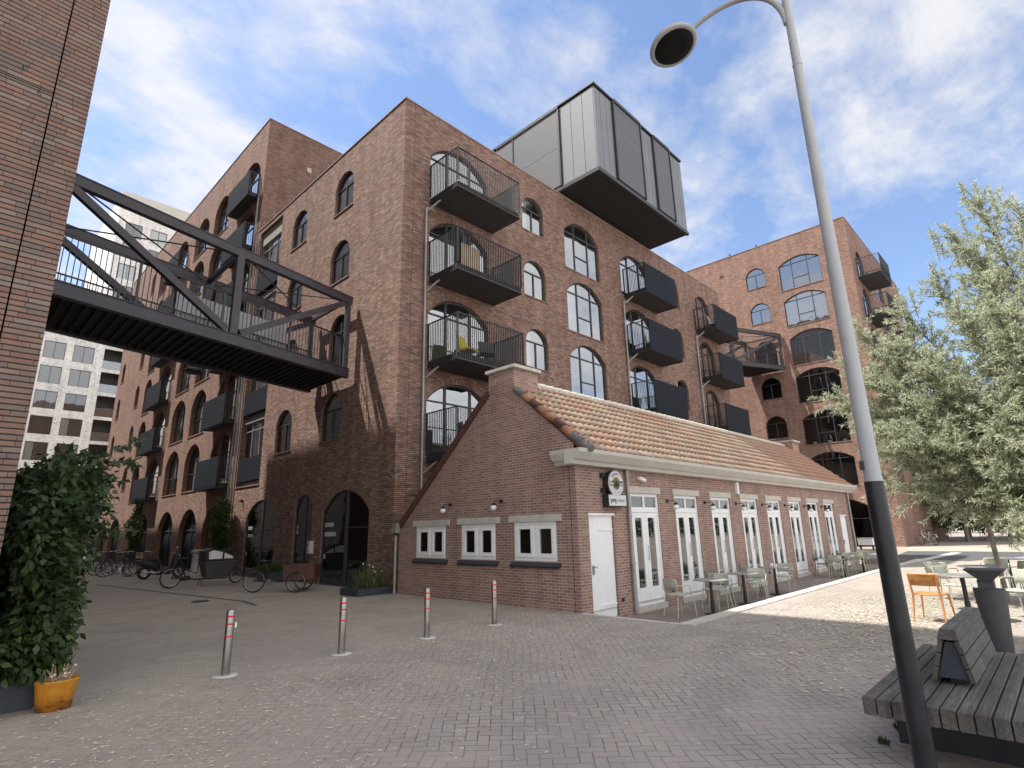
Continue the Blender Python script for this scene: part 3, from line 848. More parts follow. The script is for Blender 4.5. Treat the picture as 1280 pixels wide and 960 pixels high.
# balcony contents
def lounge(loc, rz, lab, mat='yellow'):
    t = thing('balcony_chair', loc, lab, 'chair', None, rz)
    m = MB()
    for x_ in (-.24, .24):
        for y_ in (-.24, .24): m.tube([(x_, y_, 0), (x_ * .9, y_ * .9, .42)], .012, 6)
    m.build('legs', 'metal_dark', t, True)
    m = MB(); m.obox((0, 0, .45), (.52, .52, .07)); m.build('seat', mat, t, True)
    m = MB(); m.obox((0, .25, .72), (.5, .07, .55), Matrix.Rotation(-.2, 3, 'X')); m.build('backrest', mat, t, True)
lounge((2.35, -.75, 7.28), .3, 'yellow cushioned chair on the second balcony up, left column')
lounge((3.1, -.9, 7.28), -.5, 'dark metal chair beside the yellow one on the same balcony', 'metal_dark')
lounge((2.2, -.9, 4.14), 1.2, 'dark chair on the lowest balcony beside the cafe gable', 'metal_dark')
lounge((15.0, -.7, 10.42), .6, 'pale chair on the middle balcony of the second column', 'white_paint')
lounge((23.1, -.7, 13.55), .2, 'pale chair on the top balcony of the third column', 'white_paint')
m = MB(); m.box(2.6, 3.55, -.10, -.05, 10.43, 12.25)
tag(m.build('wooden_screen', 'tan_wood'), 'tan wooden screen leaning in the door of the second highest balcony', 'screen')

# ------------------------------------------------------------------ roof box
pb = thing('rooftop_box', (8.95, -2.25, 17.45), 'zinc clad box jutting out over the roof edge of the brown block', 'roof extension')
m = MB(); X0, X1, Y0, Y1, Z0, Z1 = 8.95, 17.4, -2.25, 6.0, 17.45, 22.15
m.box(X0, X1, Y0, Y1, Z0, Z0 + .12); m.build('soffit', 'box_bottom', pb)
m = MB()
def panels_y(a, b, y, n, mb, z0=17.62, z1=22.02):
    for i in range(n): mb.box(a + (b - a) * i / n + .012, a + (b - a) * (i + 1) / n - .012, y, y + .05, z0, z1)
m.box(X0 + .06, X1 - .06, Y0 + .06, Y1 - .06, Z0 + .121, Z1 - .02)
panels_y(X0, 10.42, Y0, 3, m); panels_y(12.98, 14.18, Y0, 3, m); panels_y(16.02, X1, Y0, 3, m)
for i in range(3):
    a, b = Y0 + (-.15 - Y0) * i / 3, Y0 + (-.15 - Y0) * (i + 1) / 3
    m.box(X0, X0 + .05, a + .012 + (.05 if i == 0 else 0), b - .012, 17.62, 22.02)
m.build('cladding', 'zinc', pb)
m = MB()
m.box(X0 - .06, X1 + .06, Y0 - .06, Y1, Z1, Z1 + .09); m.box(X0 - .05, X1 + .05, Y0 - .05, Y0 + .1, Z0 - .03, Z0 + .16)
m.box(X0 - .05, X0 + .1, Y0 + .101, Y1, Z0 - .03, Z0 + .16)
for a, b in ((10.42, 12.98), (14.18, 16.02)):
    m.box(a, a + .09, Y0 - .12, Y0, Z0 + .2, Z1 + .02); m.box(b - .09, b, Y0 - .12, Y0, Z0 + .2, Z1 + .02)
    m.box(a + .09, b - .09, Y0 - .14, Y0, Z1 - .12, Z1 + .04)
m.box(X0 - .08, X0, -.15, -.06, Z0 + .2, Z1 + .02); m.box(X0 - .08, X0, 3.0, 3.08, Z0 + .2, Z1 + .02)
m.box(X0 - .1, X0, -.15, 4.3, Z1 - .12, Z1 + .04)
m.build('trim', 'metal_dark', pb)
for a, b in ((10.52, 12.88), (14.28, 15.92)):
    m = MB(); m.box(a, b, Y0 - .07, Y0 - .04, Z0 + .25, Z1 - .13); sc = m.build('sun_screen', 'screen', pb)
    m = MB(); m.box(a, b, Y0 - .078, Y0 - .071, Z0 + 2.9, Z0 + 2.94); m.build('hem_bar', 'zinc', sc)
for a, b in ((-.05, 2.99), (3.09, 4.3)):
    m = MB(); m.box(X0 - .05, X0 - .02, a, b, Z0 + .25, Z1 - .13); sc = m.build('sun_screen', 'screen', pb)
    m = MB(); m.box(X0 - .058, X0 - .051, a, b, Z0 + 2.4, Z0 + 2.44); m.build('hem_bar', 'zinc', sc)

# ================================================================== TALL WING ON THE LEFT
tw = thing('tall_brick_wing', (0, 13.3, 0), 'taller sunlit red brick block along the side street with dark balconies', 'building')
H2 = 24.3
FT = [4.0, 7.13, 10.27, 13.4, 16.53, 19.67]
ops = []; wn = []
def addT(o, st, cu=None): ops.append(o); wn.append((o, st, cu))
random.seed(3)
for i, f in enumerate(FT):
    z0 = f + .1
    addT(Op(18.5, 21.1, z0, z0 + 2.6, 1.0), 'tallbig', random.choice([(2, 'curtain'), (0, 'curtain'), (1, 'curtain')]))
    addT(Op(22.1, 24.8, z0, z0 + 2.6, 1.0), 'tallbig', random.choice([(0, 'curtain'), (2, 'curtain'), (0, 'curtain')]))
    addT(Op(14.0, 16.9, f + .25, f + 2.75, 1.0, sill=False), 'door')
    addT(Op(26.3, 29.4, f + .25, f + 2.75, 1.0, sill=False), 'door')
    addT(Op(31.0, 32.9, z0, z0 + 2.55, .9), 'tallbig')
    addT(Op(34.6, 35.7, z0 + 1.0, z0 + 2.7, .5), 'small_tall')
    addT(Op(40.7, 41.7, z0 + 1.0, z0 + 2.7, .5), 'small_tall')
for a, b in ((14.0, 16.9), (17.8, 20.7), (21.8, 24.8), (27, 29.5), (34.3, 37.4), (38.8, 41)):
    addT(Op(a, b, .02, 3.12, 1.05, sill=False), 'garage')
w = MB(); wall(w, 'x', 0, 13.3, 43, 0, H2, ops, reveal=.32)
w.quad((0, 13.3, 0), (22, 13.3, 0), (22, 13.3, H2), (0, 13.3, H2)); w.quad((0, 43, 0), (22, 43, 0), (22, 43, H2), (0, 43, H2))
w.quad((22, 13.3, 0), (22, 43, 0), (22, 43, H2), (22, 13.3, H2)); w.box(.3, 21.7, 13.6, 42.7, H2 - .5, H2 - .45)
w.build('wall', 'brick_red', tw)
m = MB(); m.box(-.03, 22, 13.27, 13.6, H2, H2 + .05); m.box(-.03, .3, 13.601, 43.03, H2, H2 + .05); m.build('coping', 'coping', tw)
I = MB(); I.quad((1.7, 13.4, 0), (1.7, 42.9, 0), (1.7, 42.9, 24), (1.7, 13.4, 24))
for f in [3.5] + FT[1:]: I.box(.34, 1.7, 13.4, 42.9, f - .15, f - .05)
for y_ in (17.6, 21.6, 25.5, 30.2, 33.8, 38): I.box(.34, 1.7, y_, y_ + .1, 0, 24)
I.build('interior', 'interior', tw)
for o, st, cu in wn:
    put_window(tw, 'x', 0, o, st, {'garage': 'arched_door', 'door': 'balcony_door'}.get(st, 'window'), cu, recess=.14)
for i, f in enumerate(FT):
    balcony(tw, 'x', 0, 13.9, 17.0, f - .08, .55, 1.45, front='panel', name='balcony')
    balcony(tw, 'x', 0, 26.15, 29.6, f - .08, .55, 1.45, front='panel', name='balcony')
downpipe(tw, [(-.1, 13.6, 19.4), (-.1, 13.6, .1)])
m = MB(); m.box(0.9, 1.25, 13.296, 13.299, 0, .01); 
m = MB(); m.box(2.3, 2.55, 13.24, 13.299, 22.0, 22.3); m.build('vent', 'lintel', tw)
m = MB()
for p in ((0.5, 20, H2 + .05), (0.6, 17, H2 + .05)): m.cyl(p, (p[0], p[1], p[2] + .3), .06)
m.build('roof_vent', 'metal_dark', tw)

# ================================================================== EAST BUILDING
X2 = 35.5
eb = thing('east_brick_building', (X2, -6.45, 0), 'sunlit brick block at the far end of the cafe with wide arched windows', 'building')
ops = []; wn = []
def addE(o, st, cu=None): ops.append(o); wn.append((o, st, cu))
curs = [None, (0, 'curtain'), (0, 'curtain_green'), None, None, None]
for i, (a, b) in enumerate(((19.78, 22.4), (16.7, 19.3), (13.5, 16.16), (10.5, 13.05), (7.3, 9.75), (4.15, 6.65))):
    addE(Op(-4.38, -1.32, a, b, .52), 'big', curs[i])
for a, b in ((20.72, 22.46), (17.6, 19.32), (11.2, 12.95), (8.05, 9.82)):
    addE(Op(-.2, 1.36, a, b, .6), 'small', None)
addE(Op(-.25, 1.4, 13.5, 16.0, .7, sill=False), 'door2')
addE(Op(-5.0, -.9, .02, 3.3, .8, sill=False), 'shop'); addE(Op(.3, 3.2, .02, 3.2, .8, sill=False), 'shop')
w = MB(); wall(w, 'x', X2, -6.45, 20, 0, H2, ops, reveal=.25)
ops2 = []; wn2 = []
for i, f in enumerate((4.1, 7.25, 10.4, 13.53, 16.65, 19.8)):
    for xx in (37.2, 43.4, 49.5):
        o = Op(xx, xx + 2.2, f, f + 2.5, .9, sill=False); ops2.append(o); wn2.append(o)
wall(w, 'y', -6.45, X2, 54, 0, H2, ops2, reveal=.25)
w.quad((X2, 20, 0), (54, 20, 0), (54, 20, H2), (X2, 20, H2)); w.quad((54, -6.45, 0), (54, 20, 0), (54, 20, H2), (54, -6.45, H2))
w.box(X2 + .3, 53.7, -6.15, 19.7, H2 - .5, H2 - .45)
w.build('wall', 'brick_red', eb)
m = MB(); m.box(X2 - .03, 54, -6.48, -6.15, H2, H2 + .05); m.box(X2 - .03, X2 + .3, -6.149, 20, H2, H2 + .05); m.build('coping', 'coping', eb)
I = MB(); I.quad((X2 + 1.6, -5, 0), (X2 + 1.6, 19.9, 0), (X2 + 1.6, 19.9, 23.5), (X2 + 1.6, -5, 23.5)); I.quad((X2 + 1.6, -5, 0), (53, -5, 0), (53, -5, 23.5), (X2 + 1.6, -5, 23.5))
for z in (3.6, 7, 10.2, 13.3, 16.4, 19.5, 23.4): I.box(X2 + .27, 53, -6.2, -5, z, z + .1); I.box(X2 + .27, X2 + 1.6, -5, 19.9, z, z + .1)
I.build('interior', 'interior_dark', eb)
for o, st, cu in wn: put_window(eb, 'x', X2, o, st, {'shop': 'glazed_door', 'door2': 'glazed_door'}.get(st, 'window'), cu)
for o in wn2: put_window(eb, 'y', -6.45, o, 'door', 'balcony_door')
for i, f in enumerate((10.4, 13.53, 16.65, 19.8)):
    balcony(eb, 'y', -6.45, 36.9, 40.2, f - .25, 1.55, 1.65)
    if i < 3: balcony(eb, 'y', -6.45, 43.1, 46.4, f - .25, 1.55, 1.65)
m = MB(); m.box(X2 - .02, X2, 3.2, 3.5, 22.6, 22.8); m.build('vent', 'metal_dark', eb)
m = MB()
for y_ in (0.2, 2.5): m.cyl((X2 + .2, y_, H2 + .05), (X2 + .2, y_, H2 + .3), .07)
m.build('roof_vent', 'metal_dark', eb)
for i in range(3):
    m = MB(); m.lathe((X2 + .35, -3.9 + i * 1.0, 7.32), [(.1, 0), (.13, .18), (.12, .2)], 12)
    pot = m.build('sill_pot', 'white_paint'); tag(pot, ['white pot at the left of the fifth floor-up wide window of the far block', 'white pot in the middle of that far wide window', 'white pot at the right of that far wide window'][i], 'pot', 'pots inside the far wide window')

# ================================================================== LEFT BUILDING (shades the street)
lbg = thing('near_brick_building', (-9.3, -7, 0), 'tall mixed red and grey long-brick wall at the left edge carrying the bridge', 'building')
w = MB(); LH = 32.0
for (xa, xb) in ((-26, -15.02), (-15, -9.65), (-9.635, -9.3)):
    zs = [0, 3.6, 6.8, 10.0, 13.2, 16.4, LH] if xb < -9.6 else [0, LH]
    for za, zb in zip(zs[:-1], zs[1:]):
        w.box(xa, xb, -7, -6.7, za, zb - (.012 if zb < LH else 0))
w.box(-26, -9.3, -6.699, 20, 0, LH)
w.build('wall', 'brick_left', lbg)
m = MB(); m.box(-25.9, -9.31, -6.72, -6.69, 0, LH - .1); m.build('joint_backing', 'interior_dark', lbg)
m = MB()
for xx, zz in ((-9.95, 6.95), (-10.2, 7.25), (-9.78, 6.72)): m.box(xx, xx + .012, -7.006, -6.99, zz, zz + .05)
m.build('weep_holes', 'interior_dark', lbg)

ob = thing('pale_street_block', (-9.4, 20, 0), 'unseen pale block across the side street beyond the near brick wall', 'building')
w = MB(); w.box(-26, -9.31, 20.02, 62, 0, 29.2); w.build('wall', 'brick_white', ob)  # unseen; height set to shade the street, pale brick to lighten window reflections
# ================================================================== WHITE BUILDING, FAR
wb = thing('white_tower', (2.3, 74, 28), 'white brick tower rising far behind the bridge and the red block', 'building')
w = MB(); ops = []
for i in range(6):
    for a in (3.25, 6.4, 9.6, 12.8, 16.0): ops.append(Op(a, a + 2.1, 45.5 - 2.25 - i * 3.22, 45.5 - i * 3.22, 0, sill=False))
wall(w, 'y', 74, 2.3, 22, 28, 50, ops, reveal=.3)
w.quad((2.3, 74, 28), (2.3, 95, 28), (2.3, 95, 50), (2.3, 74, 50)); w.quad((22, 74, 28), (22, 95, 28), (22, 95, 50), (22, 74, 50)); w.quad((2.3, 95, 28), (22, 95, 28), (22, 95, 50), (2.3, 95, 50)); w.quad((2.3, 74, 49.9), (22, 74, 49.9), (22, 95, 49.9), (2.3, 95, 49.9))
w.build('wall', 'brick_white', wb)
m = MB(); m.box(2.28, 22, 73.96, 74.3, 47.6, 50.1); m.build('parapet', 'lintel', wb)
m = MB(); m.quad((2.4, 75.5, 28), (21.9, 75.5, 28), (21.9, 75.5, 49), (2.4, 75.5, 49)); m.build('interior', 'interior', wb)
for i, o in enumerate(ops): put_window(wb, 'y', 74, o, 'pair', curtain=[None, (0, 'curtain'), (0, 'blind')][i % 3])
ww = thing('white_low_block', (-16, 74, 0), 'white brick block with square windows seen under the bridge', 'building')
w = MB(); ops = []; lg = []
for i in range(8):
    zt = 26.2 - i * 3.22
    for a in (-9.0, -6.0, -2.95, .05, 6.9, 9.9): ops.append(Op(a, a + 2.2, zt - 2.25, zt, 0, sill=False))
    lg.append(Op(3.3, 5.75, zt - 2.6, zt + .2, 0, sill=False))
wall(w, 'y', 74, -17, 22, 0, 28, ops + lg, reveal=.3)
w.quad((-17, 74, 0), (-17, 90, 0), (-17, 90, 28), (-17, 74, 28)); w.quad((-17, 74, 27.9), (22, 74, 27.9), (22, 90, 27.9), (-17, 90, 27.9)); w.quad((-17, 90, 0), (22, 90, 0), (22, 90, 28), (-17, 90, 28))
w.build('wall', 'brick_white', ww)
m = MB(); m.quad((-16.9, 75.6, 0), (21.9, 75.6, 0), (21.9, 75.6, 27.5), (-16.9, 75.6, 27.5))
for o in lg: m.box(3.2, 5.8, 74.3, 75.6, o.z0 - .1, o.z0 - .02)
m.build('interior', 'interior', ww)
m = MB(); m.box(-17, 2.2, 73.95, 74.2, 27.6, 28.05); m.build('parapet', 'lintel', ww)
for i, o in enumerate(ops): put_window(ww, 'y', 74, o, 'pair', curtain=(0, 'blind') if i < 6 else [None, (0, 'curtain_green'), (1, 'curtain'), (0, 'blind'), (2, 'curtain')][(i * 7) % 5])
for o in lg:
    m = MB(); m.box(o.u0, o.u1, 74.02, 74.05, o.z0, o.z0 + 1.15); m.build('glass_balustrade', 'glass_pale', ww)
# ================================================================== BRIDGES
def bridge(name, label, A, B, zb, zt, width, posts, mirror=False, screen=True):
    """A and B are the two ends (x, y) of the near truss; the far truss is offset in +y"""
    root = thing(name, (A[0], A[1], zb - .35), label, 'footbridge')
    A = Vector((A[0], A[1], 0)); B = Vector((B[0], B[1], 0)); D = B - A
    off = Vector((0, width, 0))
    def P(t, z, far=False):
        q = A + D * t + (off if far else Vector((0, 0, 0)))
        return (q.x, q.y, z)
    for far in (False, True):
        nm = 'truss'
        m = MB()
        m.beam(P(0, zb - .15, far), P(1, zb - .15, far), .14, .30)
        m.beam(P(0, zb + .012, far), P(1, zb + .012, far), .2, .025); m.beam(P(0, zb - .312, far), P(1, zb - .312, far), .2, .025)
        m.beam(P(0, zt - .135, far), P(1, zt - .135, far), .18, .25)
        m.beam(P(0, zt + .005, far), P(1, zt + .005, far), .22, .03)
        m.beam(P(posts[-1], zb + .03, far), P(posts[-1], zt - .22, far), .16, .16, up=(1, 0, 0))
        m.beam(P(posts[0], zb + .03, far), P(posts[0], zt - .22, far), .16, .16, up=(1, 0, 0))
        for a in posts[1:-1]: m.beam(P(a, zb + .03, far), P(a, zt - .22, far), .2, .2, up=(1, 0, 0))
        for i in range(len(posts) - 1):
            a, b = posts[i], posts[i + 1]
            if i % 2 == 0: m.beam(P(a + .01, zt - .25, far), P(b - .022, zb + .1, far), .14, .2)
            else: m.beam(P(a + .022, zb + .1, far), P(b - .01, zt - .25, far), .14, .2)
        m.build(nm, 'steel_bridge', root)
        r = MB(); L = D.length; n = int(L / .13)
        s = -.2 if far else .14
        def Q(t, z):
            q = P(t, z, far); return (q[0], q[1] + s, q[2])
        r.beam(Q(.0, zb + 1.24), Q(.985, zb + 1.24), .05, .035); r.beam(Q(0, zb + .08), Q(.985, zb + .08), .03, .02)
        for i in range(n + 1):
            t_ = .985 * i / n; r.beam(Q(t_, zb + .06), Q(t_, zb + 1.23), .014, .02, up=(1, 0, 0))
        for i in range(5):
            t_ = .985 * i / 4; r.beam(Q(t_, zb - .05), Q(t_, zb + 1.25), .06, .06, up=(1, 0, 0))
        r.build('railing', 'metal_dark', root)
    m = MB()
    n = int(D.length / .24)
    a, b, c_, d_ = P(0, zb - .2), P(1, zb - .2), P(1, zb - .2, True), P(0, zb - .2, True)
    def lower(p, dz): return (p[0], p[1], p[2] + dz)
    m.add([lower(q, .0) for q in (a, b, c_, d_)] + [lower(q, .14) for q in (a, b, c_, d_)], [(0, 3, 2, 1), (4, 5, 6, 7), (0, 1, 5, 4), (1, 2, 6, 5), (2, 3, 7, 6), (3, 0, 4, 7)])
    for i in range(n):
        t_ = (i + .5) / n; p, q = P(t_, zb - .245), P(t_, zb - .245, True)
        m.beam((p[0], p[1] + .1, p[2]), (q[0], q[1] - .1, q[2]), .07, .07)
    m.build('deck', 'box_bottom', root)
    m = MB()
    tops = [posts[0], posts[1] if len(posts) > 1 else 1, posts[-1]]
    for t_ in tops[1:-1]: m.beam(P(t_, zt - .1), P(t_, zt - .1, True), .12, .12)
    m.build('cross_beam', 'steel_bridge', root)
    m = MB(); m.beam(P(posts[-1], zt - .1), P(posts[-1], zt - .1, True), .12, .12); m.build('cross_beam', 'steel_bridge', root)
    m = MB()
    for a_, b_ in zip(tops[:-1], tops[1:]):
        m.tube([P(a_ + .01, zt - .12), P(b_ - .01, zt - .12, True)], .022, 8); m.tube([P(a_ + .01, zt - .15, True), P(b_ - .01, zt - .15)], .022, 8)
    m.build('tie_rod', 'steel_bridge', root)
    if screen:
        m = MB()
        for t0, t1 in ((.42, .55), (.555, .70), (.705, .86)):
            p, q = P(t0, zb + .1, True), P(t1, zb + .1, True)
            for (yy0, yy1) in ((-.16, -.15),):
                m.add([(p[0], p[1] - .13, zb + .1), (q[0], q[1] - .13, zb + .1), (q[0], q[1] - .13, zb + 1.95), (p[0], p[1] - .13, zb + 1.95),
                       (p[0], p[1] - .12, zb + .1), (q[0], q[1] - .12, zb + .1), (q[0], q[1] - .12, zb + 1.95), (p[0], p[1] - .12, zb + 1.95)],
                      [(0, 1, 2, 3), (7, 6, 5, 4), (0, 4, 5, 1), (3, 2, 6, 7)])
        m.build('privacy_screen', 'frosted', root)
    return root
sk = .247
bridge('steel_footbridge', 'dark steel truss footbridge between the near brick wall and the brown block', (-9.28, 2.9 - sk * 9.1), (-.18, 2.9), 7.36, 10.09, 2.85, [0.035, .525, .985])
bridge('far_footbridge', 'small dark steel footbridge with a glass side at the far end of the brown block', (26.02, 3.36), (X2 - .1, -.72), 13.6, 16.25, 2.7, [.03, .5, .985], screen=False)
fb = bpy.data.objects['far_footbridge']

# wire and street lamp hanging over the side street
hl = thing('hanging_street_lamp', (-3.7, 8, 7.75), 'round dark lamp hanging on a wire over the side street below the bridge', 'street lamp')
m = MB(); m.lathe((-3.7, 8, 7.66), [(.02, .24), (.12, .22), (.3, .12), (.33, .06), (.31, .0), (.05, -.01)], 24); m.build('lamp_housing', 'metal_dark', hl)
m = MB(); m.box(-3.8, -3.6, 7.95, 8.05, 7.86, 8.02); m.build('hanger', 'metal_dark', hl)
m = MB()
m.tube([(-9.3 + 9.3 * t_, 8, 8.05 + 1.1 * (2 * (t_ - .6)) ** 2) for t_ in np.linspace(0, 1, 14)], .012, 6)
m.build('wire', 'black_plastic', hl)

# ================================================================== CAFE
cf = thing('brick_cafe', (0, -7.13, 0), 'single storey brick cafe with a clay tiled roof and a row of white doors', 'cafe')
FY = -7.13; XE = 20.6; GX = -.2; RY, RZ = -4.9, 5.42
SZ = 3.25
doors = []
starts = [1.9 + 2.14 * i for i in range(8)]
# measured left edge of each double door, all 1.3 m wide
ops = [Op(s, s + 1.3, -.1, 2.48, 0, sill=False) for s in starts]
wd = [Op(.2, 1.14, -.2, 1.96, 0, sill=False), Op(19.0, 19.95, -.2, 1.96, 0, sill=False)]
w = MB()
wall(w, 'y', FY, GX, XE, -.24, SZ, ops + wd, reveal=.12)
# west gable, asymmetric: steep right slope, long left slope
class GT:
    knots = [-7.13, -5.36, -4.46, -.62]
    def __call__(s, u):
        if u < -5.36: return 3.50 + (u + 7.13) * (5.02 - 3.50) / 1.77
        if u < -4.46: return 5.15
        return 5.15 + (u + 4.46) * (1.72 - 5.15) / 3.84
gops = [Op(-2.74, -1.44, 1.0, 1.83, 0, sill=False), Op(-4.63, -3.37, 1.0, 1.84, 0, sill=False), Op(-6.54, -5.25, 1.0, 1.85, 0, sill=False)]
wall(w, 'x', GX, -7.13, -.62, -.02, 3, gops, reveal=.1, zt=GT())
gt = GT()
for xx in (XE,):
    us = [-7.13, -5.36, -4.46, -.62]
    for a, b in zip(us[:-1], us[1:]):
        w.quad((xx, a, -.24), (xx, b, -.24), (xx, b, gt(b)), (xx, a, gt(a)))
w.quad((GX, -.6, 0), (XE, -.6, 0), (XE, -.6, 1.7), (GX, -.6, 1.7))
w.box(GX - .006, GX + .9, -5.36, -4.46, 4.6, 5.62); w.box(XE - .9, XE + .006, -5.36, -4.46, 4.6, 5.62)
w.build('wall', 'brick_cafe', cf)
I = MB(); I.quad((0, -5.2, -.2), (20.2, -5.2, -.2), (20.2, -5.2, 3), (0, -5.2, 3)); I.quad((1.2, -7, -.2), (1.2, -.7, -.2), (1.2, -.7, 2.6), (1.2, -7, 2.6))
I.box(-.05, 20.3, -7.0, -.7, 2.7, 2.75); I.box(-.05, 20.3, -7.0, -.7, -.22, -.15)
I.build('interior', 'interior', cf)
for xx in (GX - .06, XE - .96):
    m = MB(); m.box(xx, xx + 1.02, -5.44, -4.38, 5.62, 5.70); m.build('chimney_cap', 'lintel', cf)
# shelves and stock inside, seen through the doors
m = MB(); random.seed(5)
for xx in np.arange(1.6, 19, .55):
    for zz in (.3, .75, 1.2, 1.65):
        if random.random() < .75:
            m.box(xx, xx + .4, -6.1, -5.8, zz, zz + random.uniform(.12, .3), random.choice([0, 1, 2]))
    m.box(xx, xx + .5, -6.15, -5.75, .26, .29, 2)
m.build('shelving', ['tan_wood', 'curtain', 'interior_dark'], cf)
# roof: real pantile courses
def roof_side(mb, x0, x1, pt, pb_, rows, nrm, mi=0):
    """pt, pb_ = (y, z) of ridge and eave"""
    dx = .235; cols = int(round((x1 - x0) / dx)); dx = (x1 - x0) / cols
    sy, sz = pb_[0] - pt[0], pb_[1] - pt[1]
    L = sqrt(sy * sy + sz * sz); sy /= L; sz /= L; ny, nz = nrm
    prof = [(0.0, .0), (.12, .044), (.25, .064), (.38, .044), (.5, .006), (.62, -.012), (.8, -.012), (.92, -.006)]
    for r_ in range(rows):
        s0 = L * r_ / rows - .0; s1 = L * (r_ + 1) / rows + .035
        vs = []; fs = []; uvs = []
        xs = []
        for c in range(cols):
            for px, h in prof: xs.append((x0 + (c + px) * dx, h, c + px * .99))
        for (xx, h, uc) in xs:
            for s_, lift in ((s0, 0.004), (s1, .050)):
                hh = h + lift
                vs.append((xx, pt[0] + sy * s_ + ny * hh, pt[1] + sz * s_ + nz * hh))
            vs.append((xx, pt[0] + sy * s1 + ny * (h + .034), pt[1] + sz * s1 + nz * (h + .034)))
        for i in range(len(xs) - 1):
            a = i * 3; b = a + 3
            fs.append((a, b, b + 1, a + 1)); u0_ = xs[i][2]; u1_ = min(xs[i + 1][2], floor(u0_) + .995)
            uvs.append([(u0_, r_ + .1), (u1_, r_ + .1), (u1_, r_ + .9), (u0_, r_ + .9)])
            fs.append((a + 1, b + 1, b + 2, a + 2)); uvs.append([(u0_, r_ + .8), (u1_, r_ + .8), (u1_, r_ + .9), (u0_, r_ + .9)])
        k0 = len(mb.f)
        mb.add(vs, fs, mi, uvs, smooth=False)
        for q in range(k0, len(mb.f)):
            mb.sm[q] = (q - k0) % 2 == 0
m = MB()
n1 = Vector((0, -(RZ - 3.3), (RY + 7.5))).normalized()
sl = Vector((-7.48 - RY, 3.30 - RZ)); nn = Vector((sl.y, -sl.x)).normalized(); nn = nn if nn.y > 0 else -nn
m2 = m
roof_side(m, GX + .05, XE - .05, (RY, RZ), (-7.45, 3.30), 10, (nn.x, nn.y))
sl = Vector((-.35 - RY, 1.62 - RZ)); n3 = Vector((sl.y, -sl.x)).normalized(); n3 = n3 if n3.y > 0 else -n3
roof_side(m, GX + .05, XE - .05, (RY, RZ), (-.4, 1.66), 17, (n3.x, n3.y))
rf = m.build('tiled_roof', 'tiles', cf)
m = MB()
x_ = GX + .95
while x_ < XE - 1:
    m.tube([(x_, RY, RZ + .0), (x_ + .36, RY, RZ + .012)], [.105, .118], 10); x_ += .345
m.build('ridge_tiles', 'lintel', rf)
m = MB()   # verge tiles along the gable edge
nT = 11
for i in range(nT):
    t0 = i / nT; t1 = (i + 1) / nT + .02
    y0_, z0_ = RY + (-7.5 - RY) * t0, RZ + (3.32 - RZ) * t0; y1_, z1_ = RY + (-7.5 - RY) * t1, RZ + (3.32 - RZ) * t1
    if y0_ > -5.3: continue
    mi = 0 if i in (2, 9, 10) else (1 if i in (3, 5, 6, 8) else 2)
    m.tube([(GX + .03, y0_ + nn.x * .02, z0_ + nn.y * .02), (GX + .03, y1_ + nn.x * .045, z1_ + nn.y * .045)], [.088, .10], 10, mi)
m.build('verge_tiles', ['tile_grey', 'tile_orange', 'brown_wood'], rf)
m = MB()
m.beam((GX - .03, -4.46, 5.12), (GX - .03, -.42, 1.63), .07, .16); m.beam((GX - .0, -5.36, 5.03), (GX - .0, -7.4, 3.3), .03, .05)
m.build('verge_board', 'brown_wood', rf)
# gutter moulding
m = MB()
prof = [(-7.13, 3.02), (-7.30, 3.02), (-7.34, 3.10), (-7.40, 3.11), (-7.54, 3.25), (-7.56, 3.33), (-7.13, 3.33)]
m.prism([(y_, z_) for y_, z_ in prof], GX - .35, XE + .4, 0)
m.prism([(x_, z_) for x_, z_ in ((GX - .0005, 3.02), (GX - .17, 3.02), (GX - .21, 3.10), (GX - .27, 3.11), (GX - .34, 3.25), (GX - .35, 3.329), (GX - .0005, 3.329))], -7.129, -6.72, 1)
m.build('gutter', 'cornice', cf)
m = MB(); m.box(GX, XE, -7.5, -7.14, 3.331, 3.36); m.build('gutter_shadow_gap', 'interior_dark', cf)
downpipe(cf, [(1.72, -7.2, 3.02), (1.72, -7.2, -.2)]); downpipe(cf, [(XE - .08, -7.2, 3.02), (XE - .08, -7.2, -.2)])
m = MB(); m.obox((-.32, -.62, 1.88), (.13, .17, .12)); m.obox((-.32, -.62, 1.74), (.16, .2, .16), taper=1.15); m.build('rain_hopper', 'pipe', cf)
downpipe(cf, [(-.32, -.62, 1.6), (-.32, -.62, .0)], .04)
